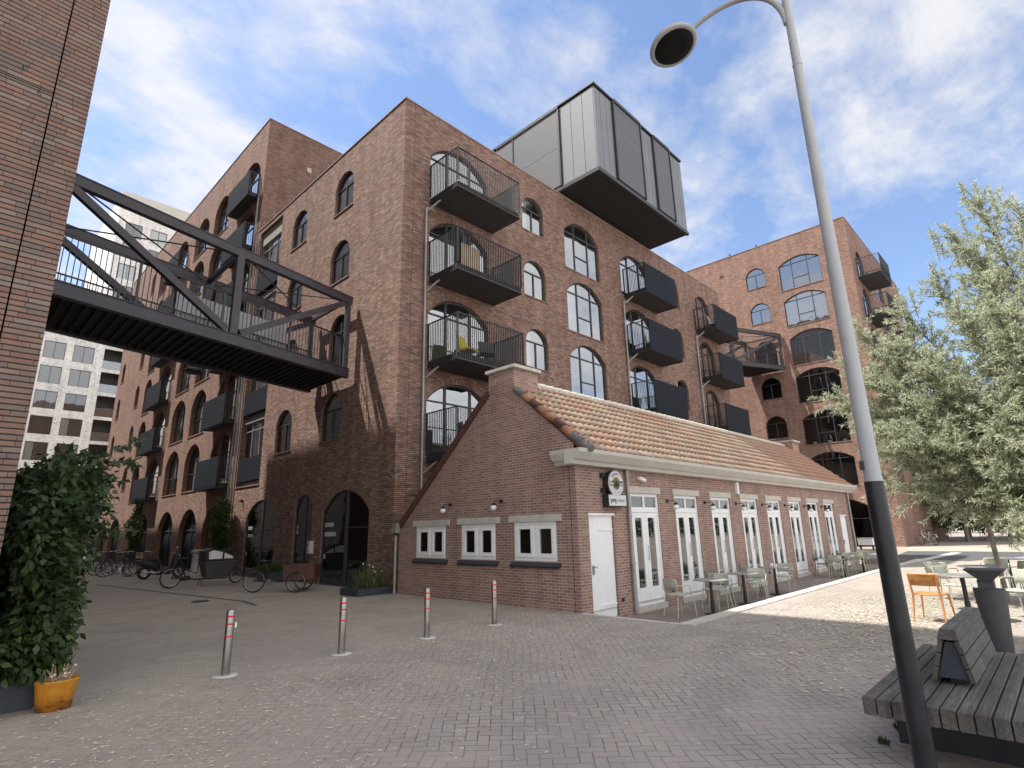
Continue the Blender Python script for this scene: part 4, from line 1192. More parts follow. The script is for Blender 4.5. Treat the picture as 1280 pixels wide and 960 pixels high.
for i, o in enumerate(ops):
    d = bpy.data.objects.new('double_door', None); COL.objects.link(d); d.parent = cf; d.location = (o.uc, 0, -.1)
    if i == 0:
        fr = MB(); W2 = .65; H_ = 2.58; fy0, fy1 = .03, .10
        fr.box(-W2, -W2 + .07, fy0, fy1, 0, H_); fr.box(W2 - .07, W2, fy0, fy1, 0, H_); fr.box(-W2 + .07, W2 - .07, fy0, fy1, H_ - .07, H_)
        fr.box(-W2 + .07, W2 - .07, fy0, fy1, 2.13, 2.21); fr.box(-.03, .03, fy0 + .004, fy1, 2.21, H_ - .07)
        fr.box(-W2 + .07, W2 - .07, fy0 - .02, fy1, 0, .06)
        fr.box(-W2 + .071, -.04, fy0 + .015, fy1, 2.211, 2.25); fr.box(.04, W2 - .071, fy0 + .015, fy1, 2.211, 2.25)
        lf = MB()
        for s in (-1, 1):
            x0_, x1_ = sorted((s * .005, s * (W2 - .075)))
            lf.box(x0_, x0_ + .13, .045, .09, .065, 2.125); lf.box(x1_ - .13, x1_, .045, .09, .065, 2.125)
            lf.box(x0_ + .13, x1_ - .13, .045, .09, .065, .36); lf.box(x0_ + .13, x1_ - .13, .045, .09, 2.0, 2.125)
            lf.box(x0_ + .125, x1_ - .125, .042, .049, .36, .39)
        gl = MB()
        gl.box(-W2 + .2, -.13, .062, .068, .36, 2.0); gl.box(.13, W2 - .2, .062, .068, .36, 2.0)
        gl.box(-W2 + .07, -.03, .062, .068, 2.25, H_ - .07); gl.box(.03, W2 - .07, .062, .068, 2.25, H_ - .07)
        hd = MB(); hd.cyl((.05, .02, 1.0), (.05, .02, 1.35), .01, n=8); hd.box(.035, .065, .02, .045, 1.02, 1.05)
        DM = [fr.data('door_frame', 'white_paint'), lf.data('door_leaf', 'white_paint'), gl.data('door_glass', 'glass_clear'), hd.data('door_handle', 'chrome')]
    for nm, me in zip(('frame', 'leaf', 'pane', 'handle'), DM): link(nm, me, d)
    m = MB(); m.box(o.u0 - .08, o.u1 + .1, FY - .025, FY + .1, 2.485, 2.64); m.build('lintel', 'lintel', cf)
    m = MB(); m.box(o.u0 - .02, o.u1 + .02, FY - .02, FY + .1, -.235, -.1); m.build('threshold', 'lintel', cf)
for o in wd:
    m = MB(); m.box(o.u0 + .03, o.u1 - .03, FY + .035, FY + .08, -.19, 1.92); m.box(o.u0, o.u1, FY + .04, FY + .1, 1.92, 1.96); m.box(o.u0 - .02, o.u1 + .02, FY - .02, FY + .04, 1.95, 2.0)
    for zz in (.05, 1.62): m.box(o.u0 + .35, o.u1 - .02, FY + .02, FY + .034, zz, zz + .04)
    dd = m.build('plain_door', 'white_paint', cf)
    m = MB(); m.box(o.u0 + .08, o.u0 + .12, FY - .0, FY + .034, .72, .9); m.box(o.u0 + .08, o.u0 + .2, FY - .03, FY - .01, .86, .88); m.build('handle', 'stainless', dd)
for o in gops:
    wi = bpy.data.objects.new('casement_window', None); COL.objects.link(wi); wi.parent = cf; wi.location = Vector((GX, o.uc, o.z0)) - cf.location
    m = MB(); a, b = o.u0, o.u1; c0, c1 = GX + .015, GX + .08
    m.box(c0, c1, a, a + .06, o.z0, o.z0 + o.h); m.box(c0, c1, b - .06, b, o.z0, o.z0 + o.h); m.box(c0, c1, a + .06, b - .06, o.z0, o.z0 + .07); m.box(c0, c1, a + .06, b - .06, o.z0 + o.h - .07, o.z0 + o.h)
    m.box(c0, c1, o.uc - .035, o.uc + .035, o.z0 + .07, o.z0 + o.h - .07)
    for x0_, x1_ in ((a + .06, o.uc - .035), (o.uc + .035, b - .06)):
        q0, q1 = GX - .005, GX + .05
        m.box(q0, q1, x0_ + .004, x0_ + .09, o.z0 + .075, o.z0 + o.h - .075); m.box(q0, q1, x1_ - .09, x1_ - .004, o.z0 + .075, o.z0 + o.h - .075)
        m.box(q0, q1, x0_ + .09, x1_ - .09, o.z0 + .075, o.z0 + .16); m.box(q0, q1, x0_ + .09, x1_ - .09, o.z0 + o.h - .16, o.z0 + o.h - .075)
    m.build('frame', 'white_paint', wi)
    m = MB(); m.box(GX + .03, GX + .036, a + .08, b - .08, o.z0 + .1, o.z0 + o.h - .1); m.build('pane', 'glass_clear', wi)
    m = MB(); m.box(GX - .03, GX + .08, a - .16, b + .14, o.z0 + o.h, o.z0 + o.h + .155); m.build('lintel', 'lintel', cf)
    m = MB(); m.add([(GX - .07, a - .1, o.z0 - .1), (GX - .07, b + .1, o.z0 - .1), (GX + .02, b + .1, o.z0 - .005), (GX + .02, a - .1, o.z0 - .005), (GX - .07, a - .1, o.z0 - .14), (GX - .07, b + .1, o.z0 - .14), (GX + .02, b + .1, o.z0 - .09), (GX + .02, a - .1, o.z0 - .09)], [(0, 1, 2, 3), (7, 6, 5, 4), (0, 4, 5, 1), (0, 3, 7, 4), (1, 5, 6, 2)])
    m.build('sill', 'metal_dark', cf)
def wall_lamp(base, outv, side):
    b = Vector(base); o = Vector(outv); s = Vector(side)
    l = bpy.data.objects.new('wall_lamp', None); COL.objects.link(l); l.parent = cf; l.location = b - cf.location
    m = MB(); m.cyl(b, b + o * .04, .045, n=12)
    m.tube([b + o * .04, b + o * .16, b + o * .22 + s * .06 - Vector((0, 0, .0)), b + o * .23 + s * .15 - Vector((0, 0, .06))], .01, 8)
    p = b + o * .23 + s * .15
    m.lathe((p.x, p.y, p.z - .1), [(.02, .06), (.05, .03), (.075, .0)], 14)
    m.build('bracket', 'black_plastic', l)
    m = MB(); m.ball((p.x, p.y, p.z - .15), .075); m.build('globe', 'white_paint', l)
for yy in (-2.95, -4.86): wall_lamp((GX, yy, 2.36), (-1, 0, 0), (0, .35, 0))
for i in range(7): wall_lamp(((starts[i] + 1.3 + starts[i + 1]) / 2 - .0, FY, 2.32), (0, -1, 0), (.35, 0, 0))
m = MB()
for i in range(8): m.cyl((starts[i] + 1.62, FY, .12), (starts[i] + 1.62, FY - .03, .12), .035, n=8)
m.cyl((1.3, FY, .12), (1.3, FY - .03, .12), .04, n=8); m.build('air_vent', 'interior_dark', cf)
m = MB(); m.box(8.0, 8.13, FY - .08, FY, 2.62, 2.98); m.build('alarm_box', 'white_paint', cf)
m = MB(); m.box(GX - .004, GX - .0005, -6.98, -6.965, 0, 3.0); m.build('expansion_joint', 'interior_dark', cf)

cam = thing('security_camera', (2.3, FY, 2.84), 'small white security camera on the cafe wall above the first door', 'camera')
m = MB(); m.cyl((2.3, FY, 2.84), (2.3, FY - .05, 2.84), .04); m.tube([(2.3, FY - .04, 2.84), (2.3, FY - .1, 2.82)], .015, 8); m.build('mount', 'white_paint', cam)
m = MB(); m.cyl((2.18, FY - .12, 2.84), (2.4, FY - .14, 2.79), .045); m.build('body', 'white_paint', cam)

# round sign, flat against the wall on a bracket, and the small sign below
sg = thing('round_bar_sign', (1.08, FY, 2.64), 'round white bar sign with a gold centre above the small white sign', 'sign')
cx, cz, sy_ = 1.08, 2.66, FY - .16
m = MB(); m.tube([(cx, FY - .03, cz), (cx, sy_, cz)], .30, 40); m.build('casing', 'black_plastic', sg)
m = MB()
for px, pz in ((-.33, .18), (-.33, -.15), (.33, .1), (.33, -.2)): m.box(cx + px - .06, cx + px + .06, FY - .08, FY - .02, cz + pz - .05, cz + pz + .05)
m.build('bracket', 'black_plastic', sg)
def disc(mb, r0, r1, y_, n=48):
    for k in range(n):
        a, b = 2 * pi * k / n, 2 * pi * (k + 1) / n
        mb.quad((cx + r0 * cos(a), y_, cz + r0 * sin(a)), (cx + r1 * cos(a), y_, cz + r1 * sin(a)), (cx + r1 * cos(b), y_, cz + r1 * sin(b)), (cx + r0 * cos(b), y_, cz + r0 * sin(b)))
m = MB(); m.tube([(cx, sy_ - .001, cz), (cx, sy_ - .02, cz)], .29, 48)
face = m.build('face', 'paper', sg)
m = MB(); disc(m, .27, .276, sy_ - .0225); disc(m, .145, .15, sy_ - .0225); m.build('ring_print', 'ink', face)
m = MB(); disc(m, .0, .14, sy_ - .0235); m.build('emblem', 'gold', face)
def text(items, mat, parent, name='lettering'):
    """items: (string, location, size, rotation, boldness) on a wall facing -y; one mesh"""
    mb = MB()
    for body, loc, size, rot, bold in items:
        cu = bpy.data.curves.new('font', 'FONT'); cu.body = body; cu.size = size; cu.extrude = .001; cu.offset = bold
        cu.align_x = 'CENTER'; cu.align_y = 'CENTER'
        o = bpy.data.objects.new('font', cu); COL.objects.link(o)
        me = bpy.data.meshes.new_from_object(o.evaluated_get(bpy.context.evaluated_depsgraph_get()))
        R = Matrix.Rotation(rot, 3, 'Y') @ Matrix.Rotation(pi / 2, 3, 'X')
        mb.add([tuple(R @ v.co + Vector(loc)) for v in me.vertices], [tuple(q.vertices) for q in me.polygons])
        bpy.data.objects.remove(o); bpy.data.curves.remove(cu); bpy.data.meshes.remove(me)
    return mb.build(name, mat, parent)
m = MB(); m.box(cx - .255, cx - .1, sy_ - .0265, sy_ - .0245, cz - .055, cz + .055); m.box(cx + .1, cx + .255, sy_ - .0265, sy_ - .0245, cz - .055, cz + .055); m.build('name_band', 'ink', face)
text([('Be', (cx - .185, sy_ - .0275, cz), .13, 0, .002), ('en', (cx + .185, sy_ - .0275, cz), .13, 0, .002)], 'paper', face)
m = MB(); m.add([(cx - .1, sy_ - .0245, cz - .05), (cx, sy_ - .0245, cz + .1), (cx + .1, sy_ - .0245, cz - .05), (cx, sy_ - .0245, cz - .1)], [(0, 1, 2, 3)]); m.build('emblem_print', 'ink', face)
L_ = []
for k, ch in enumerate('BROUWERIJ'):
    a = pi / 2 + (4 - k) * .2; L_.append((ch, (cx + .212 * cos(a), sy_ - .0245, cz + .212 * sin(a)), .062, -(a - pi / 2), 0))
for k in range(15):
    a = -pi / 2 + (k - 7) * .13; L_.append(('I', (cx + .212 * cos(a), sy_ - .0245, cz + .212 * sin(a)), .045, -(a + pi / 2), 0))
text(L_, 'ink', face)
sg2 = thing('small_white_sign', (1.1, FY, 2.28), 'small white rectangular sign hanging under the round bar sign', 'sign')
m = MB(); m.box(.74, 1.46, FY - .17, FY - .02, 2.14, 2.42); m.build('casing', 'black_plastic', sg2)
m = MB(); m.box(.76, 1.44, FY - .182, FY - .171, 2.16, 2.40); f2 = m.build('face', 'paper', sg2)
text([('pvq', (.93, FY - .1835, 2.285), .15, 0, .004)], 'ink', f2); text([('Lokaal', (1.22, FY - .1835, 2.285), .12, 0, 0)], 'ink_teal', f2)
# ================================================================== STREET FURNITURE
LX, LY = -5.39, -13.73
lp = thing('street_lamp', (LX, LY, 0), 'tall street lamp with black lower post and grey curved arm in front of the bench', 'street lamp')
m = MB(); m.tube([(LX, LY, 0), (LX, LY, 1.96)], [.063, .059], 28); m.build('lower_post', 'post_black', lp)
m = MB(); m.tube([(LX, LY, 1.96), (LX, LY, 2.0), (LX, LY, 3.2), (LX, LY, 5.4)], [.057, .053, .048, .036], 24)
m.cyl((LX, LY, 5.4), (LX, LY, 5.415), .039); m.tube([(LX, LY, 5.4), (LX, LY, 5.9), (LX, LY, 6.12)], [.035, .032, .030], 20)
m.build('upper_post', 'post_grey', lp)
m = MB()
arm = []
HX, HY, HZ = LX - .06, LY + 1.02, 6.33
import mathutils
pts = mathutils.geometry.interpolate_bezier(Vector((LX, LY + .02, 5.86)), Vector((LX, LY + .04, 6.32)), Vector((LX - .02, LY + .42, 6.52)), Vector((LX - .04, HY - .2, 6.38)), 18)
m.tube(pts, [.028 - .0003 * i for i in range(18)], 12); m.build('arm', 'post_grey', lp)
m = MB(); R_ = Matrix.Rotation(-.20, 4, 'X')
prof = [(.03, .085), (.10, .082), (.18, .055), (.225, .01), (.235, -.02), (.225, -.035), (.20, -.04), (.185, -.03), (.17, -.025)]
k0 = len(m.v); m.lathe((0, 0, 0), prof, 36, cap=True)
m.v = [tuple((R_ @ Vector(p)) + Vector((HX, HY, HZ))) for p in m.v]; m.build('lamp_head', 'post_grey', lp)
m = MB(); m.lathe((0, 0, 0), [(.01, -.044), (.10, -.046), (.185, -.044), (.192, -.036)], 32)
m.box(-.06, .06, -.04, .04, -.045, -.035)
m.v = [tuple((R_ @ Vector(p)) + Vector((HX, HY, HZ))) for p in m.v]; m.build('lens', 'lamp_glass', lp)
m = MB(); m.box(LX - .05, LX - .02, LY + .03, LY + .058, 2.04, 2.10); m.build('number_plate', 'metal_dark', lp)

# bollards
bl = thing('bollard', (-6.93, -6.69, 0), 'stainless bollard with red bands, nearest to the orange pot', 'bollard', 'bollards across the side street')
m = MB(); m.lathe((0, 0, 0), [(.0505, .0), (.0505, .76), (.047, .775), (.02, .782), (.005, .784)], 24); m.build('post', 'stainless', bl, True)
m = MB(); m.lathe((0, 0, 0), [(.15, .003), (.148, .012), (.052, .014)], 28); m.build('base_plate', 'lintel', bl, True)
for z0, z1 in ((.69, .712), (.60, .622), (.455, .472)):
    m = MB(); m.lathe((0, 0, 0), [(.0512, z0), (.0525, z0 + .001), (.0525, z1 - .001), (.0512, z1)], 24, cap=False); m.build('red_band', 'red_tape', bl, True)
labs = ['stainless bollard with red bands, second from the orange pot', 'stainless bollard with red bands, third from the orange pot', 'stainless bollard with red bands, closest to the cafe gable']
for (x_, y_), lab in zip(((-5.34, -6.70), (-3.80, -6.70), (-2.22, -6.66)), labs):
    c = copy_tree(bl); c.location = (x_, y_, 0); c['label'] = lab
m = MB(); m.box(.052, .075, -.03, .03, .56, .62); m.build('white_tag', 'white_paint', bl, True)

# bench
bn = thing('plank_bench', (-4.8, -13.9, 0), 'wide weathered plank bench platform with a wedge backrest behind the lamp post', 'bench')
yy = -13.29; i = 0
while yy > -14.75:
    jx = random.uniform(-.006, .006); tw_ = .083
    m = MB(); x0, x1, y0, y1, z0, z1 = -4.84 + jx, -2.42 + jx, yy - tw_, yy, .333, .453 + random.uniform(-.002, .002)
    b = .006
    m.prism([(y0 + b, z0), (y1 - b, z0), (y1, z0 + b), (y1, z1 - b), (y1 - b, z1), (y0 + b, z1), (y0, z1 - b), (y0, z0 + b)], x0, x1, 0)
    m.build('plank', 'plank', bn); yy -= .0935
m = MB(); m.box(-4.2, -4.12, -14.7, -13.34, 0, .33); m.box(-2.9, -2.82, -14.7, -13.34, 0, .33); m.box(-4.12, -2.9, -13.42, -13.38, .2, .33); m.box(-4.12, -2.9, -14.66, -14.4, .0, .33)
m.build('base', 'metal_dark', bn)
br = bpy.data.objects.new('backrest', None); COL.objects.link(br); br.parent = bn; br.location = (.7, .1, .49)
m = MB(); m.prism([(-13.66, .50), (-13.855, .50), (-13.815, .765), (-13.745, .765)], -4.09, -2.65, 0); m.build('wedge', 'planter', br)
m = MB(); m.box(-4.0, -2.75, -13.82, -13.72, .453, .50); m.build('foot', 'metal_dark', br)
def slat(y0_, z0_, y1_, z1_, th, mb):
    d = Vector((y1_ - y0_, z1_ - z0_)).normalized(); n = Vector((d.y, -d.x)) * th
    mb.prism([(y0_, z0_), (y1_, z1_), (y1_ + n.x, z1_ + n.y), (y0_ + n.x, z0_ + n.y)], -4.12, -2.6, 0)
m = MB()
A0, A1 = Vector((-13.865, .485)), Vector((-13.81, .775))
for a, b in ((.0, .31), (.345, .655), (.69, 1.0)):
    p, q = A0.lerp(A1, a), A0.lerp(A1, b); slat(q.x, q.y, p.x, p.y, .03, m)
m.build('slats', 'plank', br)
m = MB()
A0, A1 = Vector((-13.65, .485)), Vector((-13.735, .775))
for a, b in ((.0, .31), (.345, .655), (.69, 1.0)):
    p, q = A0.lerp(A1, a), A0.lerp(A1, b); slat(p.x, p.y, q.x, q.y, .03, m)
m.build('slats', 'plank', br)
m = MB(); m.prism([(-13.70, .785), (-13.84, .785), (-13.83, .86), (-13.73, .865)], -4.13, -2.59, 0); m.build('top_rail', 'plank', br)

# litter bin
bi = thing('litter_bin', (.1, -13.68, 0), 'grey tapered metal litter bin with a flared top behind the bench', 'litter bin')
m = MB()
m.lathe((.1, -13.68, 0), [(.115, 0), (.12, .02), (.15, .45), (.17, .70), (.173, .80)], 28, sx=.9); m.build('body', 'grey_plastic', bi)
m = MB(); m.box(.0, .2, -13.75, -13.58, .80, .91); m.build('neck', 'grey_plastic', bi)
m = MB(); m.add([(-.02, -13.74, .90), (.22, -13.74, .90), (.22, -13.62, .90), (-.02, -13.62, .90), (-.08, -13.88, 1.03), (.28, -13.88, 1.03), (.28, -13.48, 1.03), (-.08, -13.48, 1.03)], [(0, 3, 2, 1), (4, 5, 6, 7), (0, 1, 5, 4), (1, 2, 6, 5), (2, 3, 7, 6), (3, 0, 4, 7)])
m.box(-.09, .29, -13.89, -13.47, 1.031, 1.05); m.build('flared_cap', 'grey_plastic', bi)
M['grey_plastic'].node_tree  # painted steel

# ------------------------------------------------------------------ terrace furniture
def chair_proto(name, shell, legs, label, wood=False):
    t = thing(name, (0, 0, 0), label, 'chair')
    hx, hy = .21, .20
    for sx, sy, dx, dy in ((hx, hy, .04, .04), (hx, -hy, .04, -.04), (-hx, hy, -.07, .03), (-hx, -hy, -.07, -.03)):
        m = MB()
        if wood: m.tube([(sx + dx, sy + dy, 0), (sx, sy, .44)] + ([(sx - .05, sy, .62)] if sx < 0 else []) + ([(sx - .09, sy, .80)] if sx < 0 else []), [.013, .019] + ([.016, .013] if sx < 0 else []), 8)
        else: m.tube([(sx + dx, sy + dy, 0), (sx, sy, .43)], .0115, 8)
        m.build('leg', legs, t, True)
    m = MB(); n = 9
    vs = []
    for i in range(n):
        for j in range(n):
            a, b = -1 + 2 * i / (n - 1), -1 + 2 * j / (n - 1)
            rr = 1 - .10 * (a * a * b * b) ** 1
            x_, y_ = a * .225 * rr, b * .225 * rr
            z_ = .455 - .018 * (1 - a * a) * (1 - b * b) + (.012 * b * b)
            vs.append((x_, y_, z_))
    nb = len(vs); vs += [(x_, y_, z_ - .016) for x_, y_, z_ in vs]
    fs = []
    for i in range(n - 1):
        for j in range(n - 1):
            q = (i*n+j, (i+1)*n+j, (i+1)*n+j+1, i*n+j+1); fs.append(q); fs.append(tuple(nb + k for k in reversed(q)))
    edge = [(i, 0) for i in range(n)] + [(n - 1, j) for j in range(1, n)] + [(i, n - 1) for i in range(n - 2, -1, -1)] + [(0, j) for j in range(n - 2, 0, -1)]
    for (a, b), (c, d) in zip(edge, edge[1:] + edge[:1]): fs.append((a*n+b, a*n+b+nb, c*n+d+nb, c*n+d))
    m.add(vs, fs, smooth=True); m.build('seat', shell, t, True)
    m = MB(); vs = []; nn_ = 11; zb_, zt_ = (.60, .80) if wood else (.55, .79)
    for k, (z_, tilt) in enumerate(((zb_, 0), ((zb_ + zt_) / 2, -.02), (zt_ - .02, -.045), (zt_, -.055))):
        for j in range(nn_):
            b = -1 + 2 * j / (nn_ - 1); w_ = .225 if k < 3 else .20
            vs.append((-.245 + .05 * b * b + tilt, b * w_, z_))
    nb = len(vs); vs += [(x_ - .014, y_, z_) for x_, y_, z_ in vs]; fs = []
    for k in range(3):
        for j in range(nn_ - 1):
            q = (k*nn_+j, k*nn_+j+1, (k+1)*nn_+j+1, (k+1)*nn_+j); fs.append(q); fs.append(tuple(nb + x_ for x_ in reversed(q)))
    for j in range(nn_ - 1):
        fs.append((j, nb + j, nb + j + 1, j + 1)); a = 3 * nn_; fs.append((a + j, a + j + 1, nb + a + j + 1, nb + a + j))
    for k in range(3):
        fs.append((k*nn_, (k+1)*nn_, nb+(k+1)*nn_, nb+k*nn_)); e = nn_ - 1; fs.append((k*nn_+e, nb+k*nn_+e, nb+(k+1)*nn_+e, (k+1)*nn_+e))
    m.add(vs, fs, smooth=True); m.build('backrest', shell, t, True)
    if not wood:
        for s in (1, -1):
            m = MB(); m.tube([(-.20, s * .20, .45), (-.26, s * .215, .62), (-.235, s * .235, .66), (.02, s * .255, .655), (.10, s * .25, .63), (.16, s * .23, .45)], .011, 8); m.build('arm', legs, t, True)
    return t
G_T = 'metal chairs on the cafe terrace'
proto = chair_proto('terrace_chair', 'chair_green', 'chair_green', 'pale green metal chair nearest the white plain door, facing the first terrace table')
proto['group'] = G_T
TZ = -.24
spots = [  # x, y, z, rot, label
 (2.15, -8.05, TZ, -.35, None),
 (3.55, -8.25, TZ, pi - .2, 'pale green metal chair on the far side of the first terrace table'),
 (4.15, -8.1, TZ, .1, 'pale green metal chair between the first and second terrace tables'),
 (5.5, -8.45, TZ, pi + .3, 'pale green metal chair on the far side of the second terrace table'),
 (6.35, -8.05, TZ, -.2, 'pale metal chair between the second and third terrace tables'),
 (7.85, -8.3, TZ, pi, 'pale metal chair on the far side of the third terrace table'),
 (13.1, -8.3, TZ, .1, 'metal chair on the near side of the fourth terrace table'),
 (14.5, -8.2, TZ, pi - .3, 'metal chair on the far side of the fourth terrace table'),
 (15.5, -8.4, TZ, .2, 'metal chair on the near side of the last terrace table'),
 (17.0, -8.2, TZ, pi, 'metal chair on the far side of the last terrace table'),
 (6.15, -12.35, 0, -.35, 'pale green chair turned sideways on the near side of the farther sunlit table'),
 (4.45, -12.75, 0, -1.9, 'pale green chair between the two sunlit tables left of the bin'),
 (3.9, -13.75, 0, 2.6, 'pale green chair behind the litter bin on the far side of the nearer table'),
 (6.6, -13.6, 0, 2.4, 'pale green chair under the tree on the far side of the farther table'),
 (8.2, -13.1, 0, .2, 'pale chair under the tree by the third sunlit table'),
]
for i, (x_, y_, z_, rz, lab) in enumerate(spots):
    c = proto if i == 0 else copy_tree(proto)
    c.location = (x_, y_, z_); c.rotation_euler = (0, 0, rz)
    if lab: c['label'] = lab
    if i >= 10: c['group'] = 'pale chairs under the tree'
dk = chair_proto('terrace_chair', 'chair_dark', 'chair_dark', 'dark green metal chair beside the second terrace table')
dk['group'] = G_T; dk.location = (4.6, -7.85, TZ); dk.rotation_euler = (0, 0, -1.4)
for (x_, y_, rz, lab) in ((6.9, -7.75, -1.3, 'dark green metal chair beside the third terrace table'), (13.5, -7.75, -1.5, 'dark green metal chair against the wall at the fourth terrace table'), (16.2, -7.8, -1.5, 'dark green metal chair against the wall at the last terrace table')):
    c = copy_tree(dk); c.location = (x_, y_, TZ); c.rotation_euler = (0, 0, rz); c['label'] = lab
oc = chair_proto('wooden_chair', 'orange_wood', 'orange_wood', 'orange beech wooden chair standing alone in the sun beyond the lamp post', True)
oc.location = (2.55, -12.63, 0); oc.rotation_euler = (0, 0, -.12)
tb = thing('round_table', (2.8, -8.5, TZ), 'round bistro table nearest the plain white door on the terrace', 'table', 'round tables outside the cafe')
m = MB(); m.lathe((0, 0, 0), [(.36, .716), (.375, .72), (.375, .735), (.365, .74)], 32); m.build('table_top', 'table_top', tb, True)
m = MB(); m.cyl((0, 0, .02), (0, 0, .716), .035, n=14); m.cyl((0, 0, .015), (0, 0, .3), .045, n=14); m.build('leg', 'black_plastic', tb, True)
m = MB(); m.lathe((0, 0, 0), [(.2, 0), (.2, .012), (.05, .03)], 24); m.build('base', 'black_plastic', tb, True)
for (x_, y_, z_, lab) in ((4.78, -8.42, TZ, 'second round terrace table from the plain white door'), (7.1, -8.35, TZ, 'third round terrace table, with cups and a card holder on it'),
                          (13.8, -8.37, TZ, 'fourth round terrace table, beyond the gap in the row'), (16.2, -8.4, TZ, 'last round terrace table at the far end of the cafe'),
                          (3.1, -13.05, 0, 'round table right behind the litter bin, beside the orange chair'), (5.7, -13.05, 0, 'second sunlit round table beyond the litter bin'), (8.9, -13.3, 0, 'third sunlit round table, under the tree')):
    c = copy_tree(tb); c.location = (x_, y_, z_); c['label'] = lab
for (x_, y_, lab) in ((6.95, -8.45, 'white cup on the third terrace table, nearer the kerb'), (7.2, -8.25, 'white cup on the third terrace table, nearer the wall')):
    m = MB(); m.lathe((x_, y_, TZ + .741), [(.03, 0), (.04, .02), (.045, .09), (.04, .09), (.03, .03)], 14); tag(m.build('cup', 'white_paint'), lab, 'cup', 'cups on the third terrace table')

# ------------------------------------------------------------------ cycles
def ring(mb, c, R, r, n=28, k=8, mi=0):
    mb.tube([(c[0] + R * cos(2 * pi * i / n), c[1], c[2] + R * sin(2 * pi * i / n)) for i in range(n)], r, k, mi, closed=True)
def wheel(parent, x, z, y, R, tyre_r=.02, name='wheel', spokes=18):
    w_ = bpy.data.objects.new(name, None); COL.objects.link(w_); w_.parent = parent; w_.location = (x, y, z)
    m = MB(); ring(m, (0, 0, 0), R - tyre_r, tyre_r); m.build('tyre', 'rubber', w_, True)
    m = MB(); ring(m, (0, 0, 0), R - tyre_r * 2.1, .009, k=6)
    for i in range(spokes):
        a = 2 * pi * i / spokes; m.beam((0, .02 * (-1) ** i, 0), ((R - tyre_r * 2.2) * cos(a), 0, (R - tyre_r * 2.2) * sin(a)), .003, .003)
    m.cyl((0, -.045, 0), (0, .045, 0), .022, n=10); m.build('rim', 'chrome', w_, True)
    return w_
def fender(mb, x, z, R, a0, a1, mi=0):
    n = 10
    vs = []
    for i in range(n + 1):
        a = a0 + (a1 - a0) * i / n
        for s in (-.028, .028): vs.append((x + R * cos(a), s, z + R * sin(a)))
        
    mb.add(vs, [(2*i, 2*i+1, 2*i+3, 2*i+2) for i in range(n)], mi, smooth=True)
def saddle(parent, x, z):
    m = MB(); m.lathe((x - .06, 0, z), [(.11, -.01), (.12, .02), (.07, .045), (.01, .05)], 14, sx=1.0, sy=.75); m.obox((x + .1, 0, z + .02), (.18, .05, .04)); m.build('saddle', 'black_plastic', parent, True)
def bicycle(label, mat='black_plastic', basket=False):
    t = thing('bicycle', (0, 0, 0), label, 'bicycle', 'bicycles parked along the red brick block')
    wheel(t, -.54, .34, 0, .34); wheel(t, .56, .34, 0, .34)
    m = MB(); r_ = .015
    m.tube([(-.54, 0, .34), (-.08, 0, .29)], .01, 6); m.tube([(-.54, 0, .34), (-.20, 0, .78)], .009, 6)
    m.tube([(-.08, 0, .29), (-.20, 0, .78), (-.23, 0, .92)], r_, 8); m.tube([(-.08, 0, .29), (.38, 0, .74)], .018, 8); m.tube([(-.18, 0, .66), (.37, 0, .84)], r_, 8)
    m.tube([(.36, 0, .95), (.40, 0, .72), (.45, 0, .6), (.56, 0, .34)], .013, 8)
    for a0_, x_ in ((.3, -.54), (.5, .56)): fender(m, x_, .34, .365, a0_, a0_ + 2.3)
    m.build('frame', mat, t, True)
    m = MB(); m.tube([(.34, 0, .95), (.36, 0, 1.04)], .012, 8); m.tube([(.12, -.28, 1.05), (.26, -.27, 1.07), (.38, -.12, 1.05), (.38, .12, 1.05), (.26, .27, 1.07), (.12, .28, 1.05)], .011, 8); m.build('handlebar', 'chrome', t, True)
    saddle(t, -.22, .95)
    m = MB(); m.lathe((-.08, 0, .29), [(.001, 0)], 6) if False else m.cyl((-.08, -.04, .29), (-.08, -.05, .29), .09, n=20); m.box(-.1, -.06, -.14, -.06, .1, .125); m.box(-.1, -.06, .06, .14, .455, .48); m.beam((-.08, -.06, .29), (-.08, -.08, .11), .015, .02); m.beam((-.08, .06, .29), (-.08, .08, .47), .015, .02); m.build('crank', 'chrome', t, True)
    m = MB(); m.box(-.82, -.35, -.06, .06, .72, .735); m.beam((-.78, -.05, .72), (-.56, -.04, .36), .008, .008); m.beam((-.78, .05, .72), (-.56, .04, .36), .008, .008); m.build('rack', mat, t, True)
    m = MB(); m.tube([(-.3, .03, .3), (-.34, .16, .01)], .009, 6); m.build('kickstand', mat, t, True)
    if basket:
        m = MB(); m.obox((.62, 0, .86), (.3, .38, .26), taper=1.0); m.build('crate', 'tan_wood', t, True)
    return t
b0 = bicycle('black city bicycle at the near end of the parked row'); b0.location = (-2.5, 16.4, 0); b0.rotation_euler = (0, 0, .25)
b1 = bicycle('bicycle with a front crate in the middle of the parked row', 'metal_dark', True); b1.location = (-2.9, 18.2, 0); b1.rotation_euler = (0, 0, -.2)
posn = [(-3.3, 17.2, .1, 'second black bicycle of the parked row, beside the near one'), (-3.3, 19.4, .35, 'black bicycle leaning behind the crate bicycle'), (-3.5, 20.8, 0.0, 'black bicycle in the parked row near the climbing plant'),
        (-2.6, 22.2, -.3, 'black bicycle parked close to the arched garage doors'), (-3.6, 23.6, .2, 'black bicycle second from the far end of the parked row'), (-3.2, 25.4, .4, 'black bicycle at the far end of the parked row')]
for x_, y_, rz, lab in posn:
    c = copy_tree(b0); c.location = (x_, y_, 0); c.rotation_euler = (0, 0, rz); c['label'] = lab
